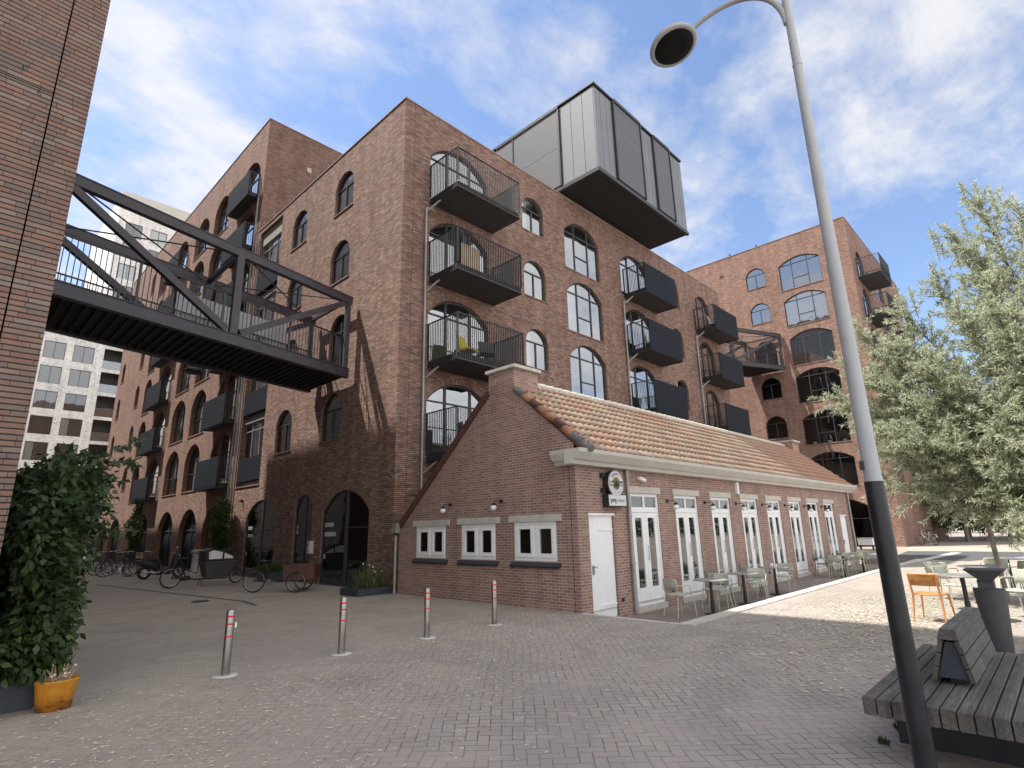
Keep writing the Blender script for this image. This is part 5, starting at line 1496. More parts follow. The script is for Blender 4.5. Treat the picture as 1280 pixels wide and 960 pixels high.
wbk = bicycle('white bicycle parked at the foot of the far brick block', 'white_paint'); wbk['group'] = 'cycles parked beyond the far block'; wbk.location = (38.6, -7.2, 0); wbk.rotation_euler = (0, 0, .9)
for x_, y_, rz, lab in ((48, -9.6, .6, 'black bicycle near the thin tree trunk beyond the far block'), (55, -11.5, -.4, 'black bicycle farther back beside the hedge'), (56.5, -12.6, .2, 'farthest black bicycle beside the hedge')):
    c = copy_tree(b0); c.location = (x_, y_, 0); c.rotation_euler = (0, 0, rz); c['label'] = lab; c['group'] = 'cycles parked beyond the far block'

# front loading tricycle with a brown box
tr = thing('cargo_tricycle', (0, 0, 0), 'black carrier tricycle with a brown wooden box in front of the arched shop doors', 'tricycle')
wheel(tr, -.75, .34, 0, .34); wheel(tr, .62, .30, -.42, .30, name='wheel'); wheel(tr, .62, .30, .42, .30, name='wheel')
m = MB(); m.tube([(-.75, 0, .34), (-.3, 0, .3), (.1, 0, .34), (.62, 0, .33)], .02, 8); m.tube([(.62, -.42, .30), (.62, .42, .30)], .018, 8); m.tube([(-.3, 0, .3), (-.45, 0, .85)], .017, 8); m.tube([(-.75, 0, .34), (-.43, 0, .72)], .011, 6); m.tube([(-.4, 0, .6), (.12, 0, .45)], .017, 8)
fender(m, -.75, .34, .37, .3, 2.6); m.build('frame', 'black_plastic', tr, True)
m = MB(); th = .018
m.box(.2, 1.12, -.36, .36, .36, .38); m.box(.2, 1.12, -.36, -.342, .38, .80); m.box(.2, 1.12, .342, .36, .38, .80); m.box(.2, .218, -.342, .342, .38, .80); m.box(1.102, 1.12, -.342, .342, .38, .80)
m.box(.19, 1.13, -.375, -.361, .78, .81); m.build('box', 'brown_wood', tr, True)
m = MB(); m.tube([(.22, -.3, .8), (.0, -.3, 1.02), (-.12, -.3, 1.05)], .013, 8); m.tube([(.22, .3, .8), (.0, .3, 1.02), (-.12, .3, 1.05)], .013, 8); m.tube([(.0, -.3, 1.02), (0, .3, 1.02)], .013, 8); m.build('handlebar', 'black_plastic', tr, True)
saddle(tr, -.47, .9)
m = MB(); m.tube([(-.3, -.03, .3), (-.1, -.06, .29)], .02, 8); m.cyl((-.3, -.05, .3), (-.3, -.06, .3), .09, n=18); m.build('crank', 'chrome', tr, True)
tr.location = (-1.95, 3.15, 0); tr.rotation_euler = (0, 0, atan2(-.89, 1.03))
# long cargo bicycle with black box and rain hood
cb = thing('cargo_bicycle', (0, 0, 0), 'long black cargo bicycle with a grey box and rain hood on the side street', 'cargo bicycle')
wheel(cb, -1.08, .34, 0, .34, .025); wheel(cb, 1.12, .25, 0, .25, .025)
m = MB(); m.tube([(-1.08, 0, .34), (-.6, 0, .3), (-.3, 0, .24), (.8, 0, .22), (.95, 0, .55), (1.1, 0, .55), (1.12, 0, .25)], .024, 8); m.tube([(-.6, 0, .3), (-.78, 0, .9)], .02, 8); m.tube([(-1.08, 0, .34), (-.72, 0, .66)], .013, 6); m.tube([(-.7, 0, .62), (-.25, 0, .42), (-.22, 0, 1.05)], .022, 8)
fender(m, -1.08, .34, .38, .2, 2.7); fender(m, 1.12, .25, .29, .3, 2.7); m.tube([(-.1, .05, .22), (-.12, .22, .01)], .012, 6); m.tube([(-.1, -.05, .22), (-.12, -.22, .01)], .012, 6); m.build('frame', 'black_plastic', cb, True)
m = MB(); m.add([(0 + x_, y_, z_) for x_, y_, z_ in ((.02, -.2, .27), (.75, -.2, .27), (.75, .2, .27), (.02, .2, .27), (-.12, -.32, .80), (.98, -.30, .80), (.98, .30, .80), (-.12, .32, .80))], [(0, 3, 2, 1), (0, 1, 5, 4), (1, 2, 6, 5), (2, 3, 7, 6), (3, 0, 4, 7), (4, 5, 6, 7)])
m.box(-.13, .99, -.335, -.315, .77, .82); m.build('box', 'grey_plastic', cb, True)
m = MB(); hp = [(-.1, .82), (-.16, 1.18), (.1, 1.27), (.5, 1.2), (.85, 1.02), (.97, .83)]
for (x0_, z0_), (x1_, z1_) in zip(hp[:-1], hp[1:]):
    m.quad((x0_, -.28, z0_), (x0_, .28, z0_), (x1_, .28, z1_), (x1_, -.28, z1_))
m.add([(x_, -.285, z_) for x_, z_ in hp], [tuple(range(6))]); m.add([(x_, .285, z_) for x_, z_ in hp], [tuple(range(6))]); hd_ = m.build('rain_hood', 'black_plastic', cb, True)
m = MB(); m.add([(.0, -.29, .9), (-.02, -.29, 1.15), (.15, -.29, 1.2), (.45, -.29, 1.13), (.45, -.29, .9)], [(0, 1, 2, 3, 4)]); m.add([(.52, -.29, .9), (.52, -.29, 1.1), (.8, -.29, .98), (.86, -.29, .9)], [(0, 1, 2, 3)]); m.build('hood_window', 'curtain', hd_, True)
m = MB(); m.tube([(-.22, 0, 1.05), (-.25, 0, 1.12)], .015, 8); m.tube([(-.45, -.3, 1.08), (-.3, -.28, 1.13), (-.24, 0, 1.12), (-.3, .28, 1.13), (-.45, .3, 1.08)], .013, 8); m.build('handlebar', 'black_plastic', cb, True)
saddle(cb, -.8, .95)
m = MB(); m.cyl((-.6, -.05, .3), (-.6, -.065, .3), .09, n=18); m.box(-.74, -.46, -.06, .06, .22, .36); m.build('motor', 'black_plastic', cb, True)
cb.location = (-2.6, 7.85, 0); cb.rotation_euler = (0, 0, .05)
# moped
mo = thing('moped', (0, 0, 0), 'black step-through scooter parked behind the long cargo bicycle', 'scooter')
for x_ in (-.62, .64):
    w_ = bpy.data.objects.new('wheel', None); COL.objects.link(w_); w_.parent = mo; w_.location = (x_, 0, .25)
    m = MB(); ring(m, (0, 0, 0), .2, .055, k=10); m.build('tyre', 'rubber', w_, True)
    m = MB(); m.cyl((0, -.03, 0), (0, .03, 0), .07, n=14); ring(m, (0, 0, 0), .145, .018)
    for i in range(5): m.beam((0, 0, 0), (.14 * cos(i * 1.257), 0, .14 * sin(i * 1.257)), .03, .03)
    m.build('rim', 'chrome', w_, True)
m = MB()
m.tube([(-.95, 0, .72), (-.7, 0, .66), (-.35, 0, .58), (-.15, 0, .4)], [.06, .16, .19, .15], 12); m.tube([(-.2, 0, .3), (.35, 0, .28)], [.15, .14], 10)
m.tube([(.35, 0, .3), (.5, 0, .62), (.48, 0, .95)], [.14, .17, .10], 12); m.tube([(.48, 0, .9), (.64, 0, .25)], .035, 8); fender(m, .64, .25, .29, .2, 2.8); fender(m, -.62, .25, .29, .6, 2.9)
m.build('body', 'black_plastic', mo, True)
m = MB(); m.obox((-.45, 0, .80), (.7, .27, .09), taper=.85); m.build('seat', 'rubber', mo, True)
m = MB(); m.tube([(.38, -.32, 1.03), (.46, -.1, 1.0), (.46, .1, 1.0), (.38, .32, 1.03)], .016, 8); m.tube([(.42, -.28, 1.03), (.44, -.3, 1.2)], .007, 6); m.ball((.44, -.31, 1.24), .055, n=10); m.build('handlebar', 'chrome', mo, True)
m = MB(); m.cyl((.58, 0, .9), (.62, 0, .9), .07, n=14); m.build('headlight', 'glass_clear', mo, True)
m = MB(); m.box(-.97, -.93, -.08, .08, .5, .58); m.build('tail_light', 'red_tape', mo, True)
m = MB(); m.tube([(-.1, -.16, .25), (-.7, -.17, .3)], [.03, .045], 10); m.tube([(-.05, .1, .2), (-.1, .2, .01)], .012, 6); m.build('exhaust', 'chrome', mo, True)
mo.location = (-2.45, 13.6, 0); mo.rotation_euler = (0, 0, -.1)
# white crate beyond the cafe
wc = thing('white_cargo_crate', (29.6, -5.55, 0), 'white lidded crate on wheels in front of the dark arch beyond the cafe', 'crate')
m = MB(); m.obox((29.6, -5.55, .5), (.5, .75, .36), taper=1.05); m.build('box', 'white_paint', wc)
m = MB(); m.obox((29.6, -5.55, .71), (.56, .82, .05)); m.build('lid', 'lintel', wc)
for s in (-1, 1):
    m = MB(); m.tube([(29.6, -5.55 + s * .30, .16), (29.6, -5.55 + s * .34, .16)], .16, 16); m.build('wheel', 'rubber', wc)
# stone post next to the cargo bike
m = MB(); m.lathe((-1.0, 14.0, 0), [(.28, 0), (.28, .15), (.2, .2), (.2, .95), (.27, 1.0), (.27, 1.12)], 8)
tag(m.build('stone_post', 'lintel'), 'squat pale stone post against the red block behind the cargo bicycle', 'post')

# ================================================================== PLANTS
rng = np.random.default_rng(11)
def leaves_mesh(name, mat, P, D, L, Wd, parent=None, label=None, cat=None, droop=0.0, kind=None, group=None, loc=(0, 0, 0)):
    """P positions, D unit directions, L lengths, Wd widths; each leaf a folded pair of triangles-quads"""
    n = len(P)
    up = rng.normal(size=(n, 3)); up[:, 2] += 1.2
    S = np.cross(D, up); S /= np.linalg.norm(S, axis=1)[:, None] + 1e-9
    N = np.cross(S, D)
    L = L[:, None]; Wd = Wd[:, None]
    a = P; b = P + D * L * .42 + S * Wd * .5 + N * L * .03; c = P + D * L + N * (-.12) * L; d = P + D * L * .42 - S * Wd * .5 + N * L * .03
    V = np.stack([a, b, c, d], 1).reshape(-1, 3) - np.array(loc)
    me = bpy.data.meshes.new(name)
    me.vertices.add(4 * n); me.vertices.foreach_set('co', V.ravel())
    me.loops.add(4 * n); me.loops.foreach_set('vertex_index', np.arange(4 * n, dtype=np.int32))
    me.polygons.add(n); me.polygons.foreach_set('loop_start', np.arange(0, 4 * n, 4, dtype=np.int32)); me.polygons.foreach_set('loop_total', np.full(n, 4, dtype=np.int32))
    uv = me.uv_layers.new(name='UVMap'); r_ = rng.random(n)
    uv.data.foreach_set('uv', np.repeat(np.stack([r_, r_], 1), 4, axis=0).ravel())
    me.materials.append(M[mat]); me.update(); me.validate()
    o = link(name, me, parent)
    if parent is None: o.location = loc
    if label: tag(o, label, cat, group)
    if kind: o['kind'] = kind
    return o
def unit(v): return v / (np.linalg.norm(v, axis=-1, keepdims=True) + 1e-9)

# the large silvery tree on the right
tbx = np.array([5.0, -15.0, 0.0])
tree = thing('silver_leaved_tree', tuple(tbx), 'large silvery green willow-like tree at the right beside the terrace tables', 'tree')
tips = [(5.6, -10.9, 4.7), (5.2, -11.3, 5.4), (6.0, -11.6, 6.4), (5.6, -12.6, 6.6), (6.2, -13.3, 7.2), (5.9, -13.9, 8.1), (6.0, -14.45, 8.9), (6.1, -15.1, 8.5), (5.0, -15.6, 7.6),
        (4.6, -12.0, 3.6), (6.6, -11.3, 3.4), (4.4, -13.0, 4.8), (5.6, -12.2, 2.9), (4.0, -13.9, 3.3), (3.9, -14.6, 5.4), (7.6, -12.8, 5.6), (8.0, -14.0, 6.8), (6.5, -16.6, 7.5), (4.2, -14.4, 2.2), (4.6, -13.7, 1.9), (5.4, -13.4, 2.2),
        (3.4, -14.7, 1.5), (3.6, -15.2, 3.0), (7.4, -11.9, 4.4), (5.0, -14.3, 6.6), (6.8, -12.4, 3.1), (4.8, -16.4, 5.5), (7.0, -16.0, 5.5), (3.2, -15.6, 4.2), (8.2, -15.5, 5.0),
        (5.6, -11.6, 2.4), (6.2, -12.4, 2.3), (4.6, -14.6, 3.2), (3.6, -14.4, 2.7), (5.9, -12.9, 2.9), (4.6, -13.2, 3.1), (7.0, -13.6, 3.6), (5.4, -14.2, 7.4), (5.0, -13.7, 6.0), (6.0, -14.9, 6.6), (3.4, -14.9, 2.2), (3.0, -14.75, 1.9), (2.7, -14.6, 1.3), (3.0, -14.4, 1.5), (2.6, -14.95, 2.3), (3.4, -14.2, 1.2), (2.9, -15.1, 1.0), (3.9, -14.0, 1.6), (4.2, -13.8, 2.6), (3.3, -14.5, 3.4), (3.0, -14.9, 3.0), (5.2, -13.0, 3.4), (5.8, -12.2, 3.7), (5.9, -11.8, 5.2), (5.7, -12.9, 5.0), (4.3, -14.3, 5.8), (5.0, -14.0, 4.6), (6.2, -13.8, 6.0), (5.5, -11.5, 3.8), (5.4, -11.9, 5.0), (5.8, -12.3, 5.8), (5.2, -12.1, 3.2), (5.6, -11.2, 4.4), (5.4, -12.4, 4.4), (5.3, -11.9, 4.3), (5.0, -12.6, 5.6), (5.5, -13.1, 4.0), (6.4, -12.7, 4.8), (4.5, -14.0, 4.0), (5.2, -14.6, 5.2), (4.1, -14.9, 2.4), (4.9, -15.1, 3.6)]
limbs = MB(); P = []; D = []
limbs.tube([tuple(tbx), tuple(tbx + [.05, .1, .8]), tuple(tbx + [0, .3, 1.7])], [.17, .13, .11], 12)
starts_ = []
shoots = MB()
for ti, tip in enumerate(tips):
    tip = np.array(tip)
    s = tbx + np.array([rng.normal(0, .05), .2 + rng.normal(0, .08), rng.uniform(.9, 1.9)])
    mid = s * .45 + tip * .55 + np.array([rng.normal(0, .15), -.25, .25 + rng.normal(0, .15)])
    t_ = np.linspace(0, 1, 16)[:, None]
    path = (1 - t_) ** 2 * s + 2 * t_ * (1 - t_) * mid + t_ ** 2 * tip
    limbs.tube([tuple(p) for p in path], [.055 * (1 - .88 * k / 15) for k in range(16)], 6)
    Ln = np.linalg.norm(tip - s)
    ns = int(30 + Ln * 15)
    for q in range(ns):
        f = .22 + .78 * (q + rng.random()) / ns
        k = min(int(f * 15), 14); p0 = path[k] + (path[k + 1] - path[k]) * (f * 15 - k)
        d0 = unit(path[k + 1] - path[k])
        r3 = unit(rng.normal(size=3)); d = unit(d0 * .8 + r3 * .95 + np.array([0, 0, .18]))
        ls = rng.uniform(.35, .95) * (1.1 - .45 * f)
        m_ = 7; sp = [p0 + d * ls * j / (m_ - 1) + np.array([0, 0, -.10 * ls * (j / (m_ - 1)) ** 2]) for j in range(m_)]
        shoots.tube([tuple(x) for x in sp[::3]], [.007, .005, .003], 4, cap=False)
        nl = int(20 + ls * 52)
        ff = rng.random(nl) ** .8
        base = p0 + d * (ls * ff)[:, None] + np.stack([np.zeros(nl), np.zeros(nl), -.10 * ls * ff ** 2], 1)
        dd = unit(d * .75 + unit(rng.normal(size=(nl, 3))) * 1.0)
        P.append(base); D.append(dd)
    # bare upright leader tips
    if tip[2] > 6:
        for j in range(3):
            e = tip + np.array([rng.normal(0, .3), rng.normal(0, .3), 0]); h_ = rng.uniform(.2, .55)
            shoots.tube([tuple(e - [0, 0, .4]), tuple(e + [0, .03, h_ * .5]), tuple(e + [0, .06, h_])], [.006, .005, .003], 5, cap=False)
            nl = 110; ff = rng.random(nl); P.append(e + np.stack([np.zeros(nl), .06 * ff, -.3 + (h_ + .3) * ff], 1)); D.append(unit(unit(rng.normal(size=(nl, 3))) + [0, 0, .6]))
limbs.build('trunk', 'bark', tree); shoots.build('twigs', 'bark', tree)
P = np.concatenate(P); D = np.concatenate(D); n = len(P)
print('tree leaves', n)
leaves_mesh('crown', 'leaf_willow', P, D, rng.uniform(.07, .14, n), rng.uniform(.014, .025, n), tree, loc=tuple(tbx))
m = MB(); m.tube([(6.3, -13.35, 0), (6.28, -13.3, 1.6)], [.05, .048], 10); tag(m.build('tree_stake', 'stake'), 'bare wooden stake standing beyond the sunlit tables', 'stake')

def bush_points(n, box, prof=None):
    P = rng.uniform(box[0], box[1], size=(n, 3))
    return P
# climber on the near wall, rooted in the dark planter
bx_ = thing('dark_planter', (-8.95, -5.2, 0), 'long dark steel planter box against the near brick wall behind the orange pot', 'planter')
m = MB(); X_0, X_1, Y_0, Y_1 = -9.29, -8.56, -6.52, -3.2
m.box(X_0, X_1, Y_0, Y_0 + .02, 0, .36); m.box(X_1 - .02, X_1, Y_0 + .02, Y_1, 0, .36); m.box(X_0, X_1 - .02, Y_1 - .02, Y_1, 0, .36); m.box(X_0, X_0 + .02, Y_0 + .02, Y_1 - .02, 0, .36); m.build('box', 'planter', bx_)
m = MB(); m.box(X_0 + .02, X_1 - .02, Y_0 + .02, Y_1 - .02, .2, .31); m.build('soil', 'soil', bx_)
bush = thing('climbing_shrub', (-8.95, -5.2, .3), 'big dark leafy climber growing up from the long planter at the left edge', 'shrub')
st = MB(); P = []; D = []
for i in range(46):
    b = np.array([rng.uniform(-9.2, -8.7), rng.uniform(-6.4, -3.3), .25]); top = np.array([rng.uniform(-9.15, -8.32), b[1] + rng.normal(0, .35), rng.uniform(1.2, 2.6)])
    top[1] = min(max(top[1], -6.5), -3.2)
    md = (b + top) / 2 + rng.normal(0, .15, 3)
    t_ = np.linspace(0, 1, 9)[:, None]; path = (1 - t_) ** 2 * b + 2 * t_ * (1 - t_) * md + t_ ** 2 * top
    st.tube([tuple(p) for p in path], [.014] * 9, 5, cap=False)
for i in range(430):
    # foliage clumps in a leaning, irregular volume
    y_ = rng.uniform(-6.75, -3.0); z_ = rng.uniform(.35, 2.62)
    bulge = -8.54 + .10 * sin(z_ * 3.1 + y_) + .16 * sin(y_ * 2.3 + 1) + rng.normal(0, .05)
    if z_ < 1.2: bulge -= .25 * (1.2 - z_)
    if z_ > 2.4: bulge -= .25 * (z_ - 2.4)
    x_ = -9.22 + (bulge + 9.22) * rng.random() ** .5
    c = np.array([x_, y_, z_]); k = 44; r_ = rng.uniform(.12, .27)
    q = unit(rng.normal(size=(k, 3))) * (r_ * rng.random(k) ** .4)[:, None]
    P.append(c + q); D.append(unit(q / r_ * .5 + rng.normal(size=(k, 3)) * .5 + np.array([.3, -.3, -.35])))
sprig = [np.array([-8.5, -5.6, 2.45]), np.array([-8.2, -5.5, 2.7]), np.array([-8.05, -5.45, 2.75]), np.array([-7.95, -5.4, 2.65])]
st.tube([tuple(p) for p in sprig], [.01, .008, .006, .004], 5)
for s0, s1 in zip(sprig[:-1], sprig[1:]):
    k = 14; f = rng.random(k)[:, None]; P.append(s0 + (s1 - s0) * f); D.append(unit(rng.normal(size=(k, 3)) * .7 + [.3, -.2, -.3]))
for e in range(7):
    s0 = np.array([-8.5 + rng.normal(0, .1), rng.uniform(-6.4, -5), rng.uniform(1.0, 3.0)]); s1 = s0 + np.array([rng.uniform(.2, .4), -.1, rng.uniform(-.3, .25)])
    st.tube([tuple(s0), tuple(s1)], [.007, .004], 5); k = 18; f = rng.random(k)[:, None]; P.append(s0 + (s1 - s0) * f); D.append(unit(rng.normal(size=(k, 3)) * .7 + [.3, -.2, -.3]))
st.build('stems', 'bark', bush)
P = np.concatenate(P); D = np.concatenate(D); n = len(P); D[:, 0] += .0
leaves_mesh('foliage', 'leaf_dark', P, unit(D), rng.uniform(.075, .135, n), rng.uniform(.042, .072, n), bush, loc=tuple(bush.location))
P = []; D = []
for i in range(60):
    c = np.array([rng.uniform(-9.2, -8.55), rng.uniform(-6.55, -5.9), .3]); k = 26
    P.append(c + rng.normal(0, .04, (k, 3))); D.append(unit(np.stack([rng.normal(0, .5, k), rng.normal(-.25, .5, k), np.full(k, .8)], 1)))
P = np.concatenate(P); D = np.concatenate(D); n = len(P)
leaves_mesh('low_weeds', 'leaf_green', P, D, rng.uniform(.08, .22, n), rng.uniform(.012, .03, n), None, 'low green herbs along the front of the long dark planter', 'plants', loc=(-8.9, -6.2, .3))

# orange pot
pot = thing('orange_pot', (-8.63, -6.74, 0), 'glazed orange oval pot with dried flowers beside the dark planter', 'plant pot')
m = MB(); m.lathe((-8.63, -6.74, 0), [(.10, 0), (.13, .004), (.145, .12), (.165, .27), (.172, .285), (.165, .29), (.155, .27), (.15, .24)], 36, sx=1.15, sy=.8); m.build('body', 'glaze', pot)
m = MB(); m.lathe((-8.63, -6.74, 0), [(.14, .20), (.145, .245), (.001, .25)], 24, sx=1.15, sy=.8); m.build('soil', 'soil', pot)
dp = thing('dried_flowers', (-8.63, -6.74, .25), 'dry brown stems with small white heads in the orange pot', 'dried plant')
m = MB(); hd = MB()
for i in range(55):
    a, r_ = rng.uniform(0, 2 * pi), rng.uniform(0, .13); b = (-8.63 + r_ * cos(a) * 1.1, -6.74 + r_ * sin(a) * .75, .245); h_ = rng.uniform(.05, .19)
    e = (b[0] + rng.normal(0, .04), b[1] + rng.normal(0, .04), b[2] + h_); m.tube([b, ((b[0] + e[0]) / 2 + rng.normal(0, .01), (b[1] + e[1]) / 2, b[2] + h_ * .6), e], [.004, .003, .003], 5)
    if i < 9: hd.ball((e[0], e[1], e[2]), .013, n=8, sz=.7)
m.build('stems', 'dry_stem', dp); hd.build('flower_heads', 'flower_white', dp)

# planter by the arched door
pl = thing('low_planter', (-.8, .25, 0), 'low dark planter tray standing at the corner of the brown block', 'planter')
PX0, PX1, PY0, PY1 = -1.3, -.12, -.32, .62
m = MB(); m.box(PX0, PX1, PY0, PY0 + .02, 0, .19); m.box(PX0, PX0 + .02, PY0 + .02, PY1, 0, .19); m.box(PX1 - .02, PX1, PY0 + .02, PY1, 0, .19); m.box(PX0 + .02, PX1 - .02, PY1 - .02, PY1, 0, .19); m.build('tray', 'planter', pl)
m = MB(); m.box(PX0 + .02, PX1 - .02, PY0 + .02, PY1 - .02, .05, .16); m.build('soil', 'soil', pl)
def tuft(name, label, c, rx, ry, n, h, parent=None, mat='grass_leaf', cat='plant', group=None):
    base = np.stack([c[0] + rng.uniform(-rx, rx, n), c[1] + rng.uniform(-ry, ry, n), np.full(n, c[2])], 1)
    d = unit(np.stack([rng.normal(0, .28, n), rng.normal(0, .28, n), np.ones(n)], 1))
    return leaves_mesh(name, mat, base, d, rng.uniform(h * .35, h, n), rng.uniform(.008, .022, n), parent, label, cat, group=group, loc=c)
tuft('tall_grass', 'tall flowering grass growing in the low planter at the block corner', (-.62, .12, .15), .38, .32, 420, .75)
tuft('ground_plants', 'short green ground plants filling the front of the low planter', (-.72, .1, .15), .5, .4, 900, .14, mat='leaf_green')
hd = MB()
for i in range(8): hd.ball((-.62 + rng.uniform(-.3, .3), .1 + rng.uniform(-.25, .25), .55 + rng.uniform(-.2, .3)), .022, n=8)
tag(hd.build('white_blooms', 'flower_white'), 'small white blooms among the grass of the low planter', 'flowers')
p2 = thing('trough', (-.45, 7.2, 0), 'dark trough of plants behind the carrier tricycle', 'planter')
m = MB(); m.box(-.75, -.15, 6.7, 7.8, 0, .35); m.build('box', 'planter', p2)
tuft('trough_plants', 'green yellowish plants in the dark trough behind the tricycle', (-.45, 7.25, .33), .25, .5, 700, .45, mat='leaf_green')
# weeds
for (x_, y_, lab, n_, h_) in ((-4.3, -13.25, 'tiny weeds at the foot of the bench corner', 50, .05), (-3.9, -13.3, 'small weed sprouting under the bench edge', 60, .12), (.6, -14.3, 'green grass patch at the foot of the litter bin', 1500, .12)):
    tuft('weed', lab, (x_, y_, 0.0), .05 if n_ < 1000 else .7, .04 if n_ < 1000 else .4, n_, h_, mat='leaf_green' if h_ != .2 else 'grass_leaf')
# climbers on the red block
def climber(c, r, h, label, n=2200):
    t = thing('wall_climber', c, label, 'climbing plant', 'climbers on the red brick block')
    m = MB(); m.tube([c, (c[0], c[1] + .1, h * .5), (c[0] - .05, c[1], h * .9)], [.03, .022, .012], 6); m.build('stem', 'bark', t)
    z = rng.uniform(.3, h, n); k = (np.sin(z * 3 + c[1]) * .25 + .8) * r * np.where(z > h * .75, .75, 1)
    P = np.stack([c[0] - rng.random(n) * k * .5, c[1] + rng.normal(0, 1, n) * k * .45, z], 1)
    leaves_mesh('foliage', 'leaf_green', P, unit(rng.normal(size=(n, 3)) + [-.3, -.2, -.3]), rng.uniform(.10, .2, n), rng.uniform(.06, .11, n), t, loc=c)
climber((-.25, 12.9, 0), 1.0, 3.3, 'leafy climber beside the downpipe behind the cargo bicycle', 2600)
climber((-.7, 26.0, 0), 1.2, 4.0, 'leafy climber on the pier above the parked bicycles', 3000)

# ------------------------------------------------------------------ trees beyond the far block
def far_tree(loc, h, r, label, seed, nl=9000, mat='leaf_green'):
    rg = np.random.default_rng(seed)
    t = thing('deciduous_tree', loc, label, 'tree', 'trees beyond the far brick block')
    m = MB(); L0 = np.array(loc, float)
    m.tube([tuple(L0), tuple(L0 + [.1, 0, h * .3]), tuple(L0 + [.05, .1, h * .6]), tuple(L0 + [0, 0, h * .85])], [.16, .12, .08, .03], 8)
    P = []; D = []
    for i in range(34):
        a = rg.uniform(0, 2 * pi); z = rg.uniform(h * .16, h); rr = r * sqrt(max(.08, 1 - ((z - h * .58) / (h * .5)) ** 2)) * rg.uniform(.45, 1.0)
        c = L0 + np.array([rr * cos(a), rr * sin(a), z]); m.tube([tuple(L0 + [0, 0, z * .65]), tuple((L0 + [0, 0, z * .8] + c) / 2 if False else (c + L0 + [0, 0, z]) / 2 - [0, 0, .2]), tuple(c)], [.05, .03, .01], 5)
        k = nl // 34; q = unit(rg.normal(size=(k, 3))) * (rg.uniform(.5, 1.0) * r * .42 * rg.random(k) ** .4)[:, None] * [1, 1, .7]
        P.append(c + q); D.append(unit(q + rg.normal(size=(k, 3)) * .6 + [0, 0, -.2]))
    m.build('trunk', 'bark_pale', t); P = np.concatenate(P); D = np.concatenate(D); n = len(P)
    leaves_mesh('crown', mat, P, D, rng.uniform(.16, .30, n), rng.uniform(.09, .16, n), t, loc=loc)
far_tree((46, -8.6, 0), 8.5, 3.4, 'tree with a pale trunk nearest the corner of the far block', 1)
far_tree((53, -11.2, 0), 9.0, 3.2, 'second tree beyond the far block, behind the first pale trunk', 2, mat='leaf_dark')
far_tree((60, -10.2, 0), 9.5, 3.4, 'third tree beyond the far block, deeper along the path', 3)
far_tree((62, -15.0, 0), 9.0, 3.4, 'tree behind the silvery tree, left of the open sky gap', 4, mat='leaf_dark')
far_tree((50, -14.5, 0), 7.5, 3.4, 'dark low tree beside the wooden stake, in front of the hedge', 7, 12000, 'leaf_dark')
far_tree((57, -7.6, 0), 8.5, 3.4, 'dark tree close against the far block wall', 8, 12000, 'leaf_dark')
far_tree((74, -13.5, 0), 10.0, 3.8, 'farthest tree, at the end of the path', 5)
far_tree((70, -21.5, 0), 9.0, 3.8, 'tree hidden behind the silvery crown at the right edge', 6)
n = 16000
Pn = np.stack([rng.uniform(78, 84, n), rng.uniform(-60, 5, n), rng.random(n) ** .7 * 3.2 * (1 + .35 * np.sin(np.linspace(0, 50, n)))], 1)
Pn[:, 2] = rng.random(n) ** .7 * (2.6 + .7 * np.sin(Pn[:, 1] * .9) + .4 * np.sin(Pn[:, 1] * 2.3))
leaves_mesh('hedge', 'leaf_dark', Pn, unit(rng.normal(size=(n, 3))), rng.uniform(.3, .5, n), rng.uniform(.2, .3, n), None, 'long dark hedge closing the end of the path on the right', 'hedge', loc=(80, -25, 0))
fc = thing('picket_fence', (66, -14, 0), 'pale picket fence among the far trees right of the path', 'fence')
m = MB()
for i in range(60): m.box(66, 66.03, -22 + i * .2, -21.93 + i * .2, 0.1, 1.9 + .06 * (i % 3))
m.build('pickets', 'cornice', fc)
m = MB(); m.box(66.031, 66.07, -22, -10, .5, .6); m.box(66.031, 66.07, -22, -10, 1.5, 1.6); m.build('rails', 'cornice', fc)

# ------------------------------------------------------------------ litter on the ground
def litter(name, label, n, fn, lmin, lmax, wr):
    P = fn(n); k = len(P); P[:, 2] = .006 + rng.random(k) * .008
    a = rng.uniform(0, 2 * pi, k); D = np.stack([np.cos(a), np.sin(a), rng.normal(0, .06, k)], 1)
    L = rng.uniform(lmin, lmax, k); S = np.stack([-np.sin(a), np.cos(a), np.zeros(k)], 1); W_ = L * wr
    V = np.stack([P, P + D * L[:, None] * .5 + S * W_[:, None] + [0, 0, .004], P + D * L[:, None], P + D * L[:, None] * .5 - S * W_[:, None]], 1).reshape(-1, 3)
    me = bpy.data.meshes.new(name); me.vertices.add(4 * k); me.vertices.foreach_set('co', V.ravel()); me.loops.add(4 * k); me.loops.foreach_set('vertex_index', np.arange(4 * k, dtype=np.int32))
    me.polygons.add(k); me.polygons.foreach_set('loop_start', np.arange(0, 4 * k, 4, dtype=np.int32)); me.polygons.foreach_set('loop_total', np.full(k, 4, dtype=np.int32))
    uv = me.uv_layers.new(name='UVMap'); r_ = rng.random(k); uv.data.foreach_set('uv', np.repeat(np.stack([r_, r_], 1), 4, axis=0).ravel())
    me.materials.append(M['litter']); me.update(); o = link(name, me); tag(o, label, 'litter', kind='stuff')
def f1(n):
    P = np.stack([rng.normal(2.3, 2.6, n), rng.normal(-12.0, .9, n), np.zeros(n)], 1); return P[(P[:, 0] > -3.6) & (P[:, 1] < -9.7) & (P[:, 0] < 14)]
litter('fallen_leaves', 'pale fallen leaves scattered on the pavement before the orange chair', 6500, f1, .03, .09, .17)
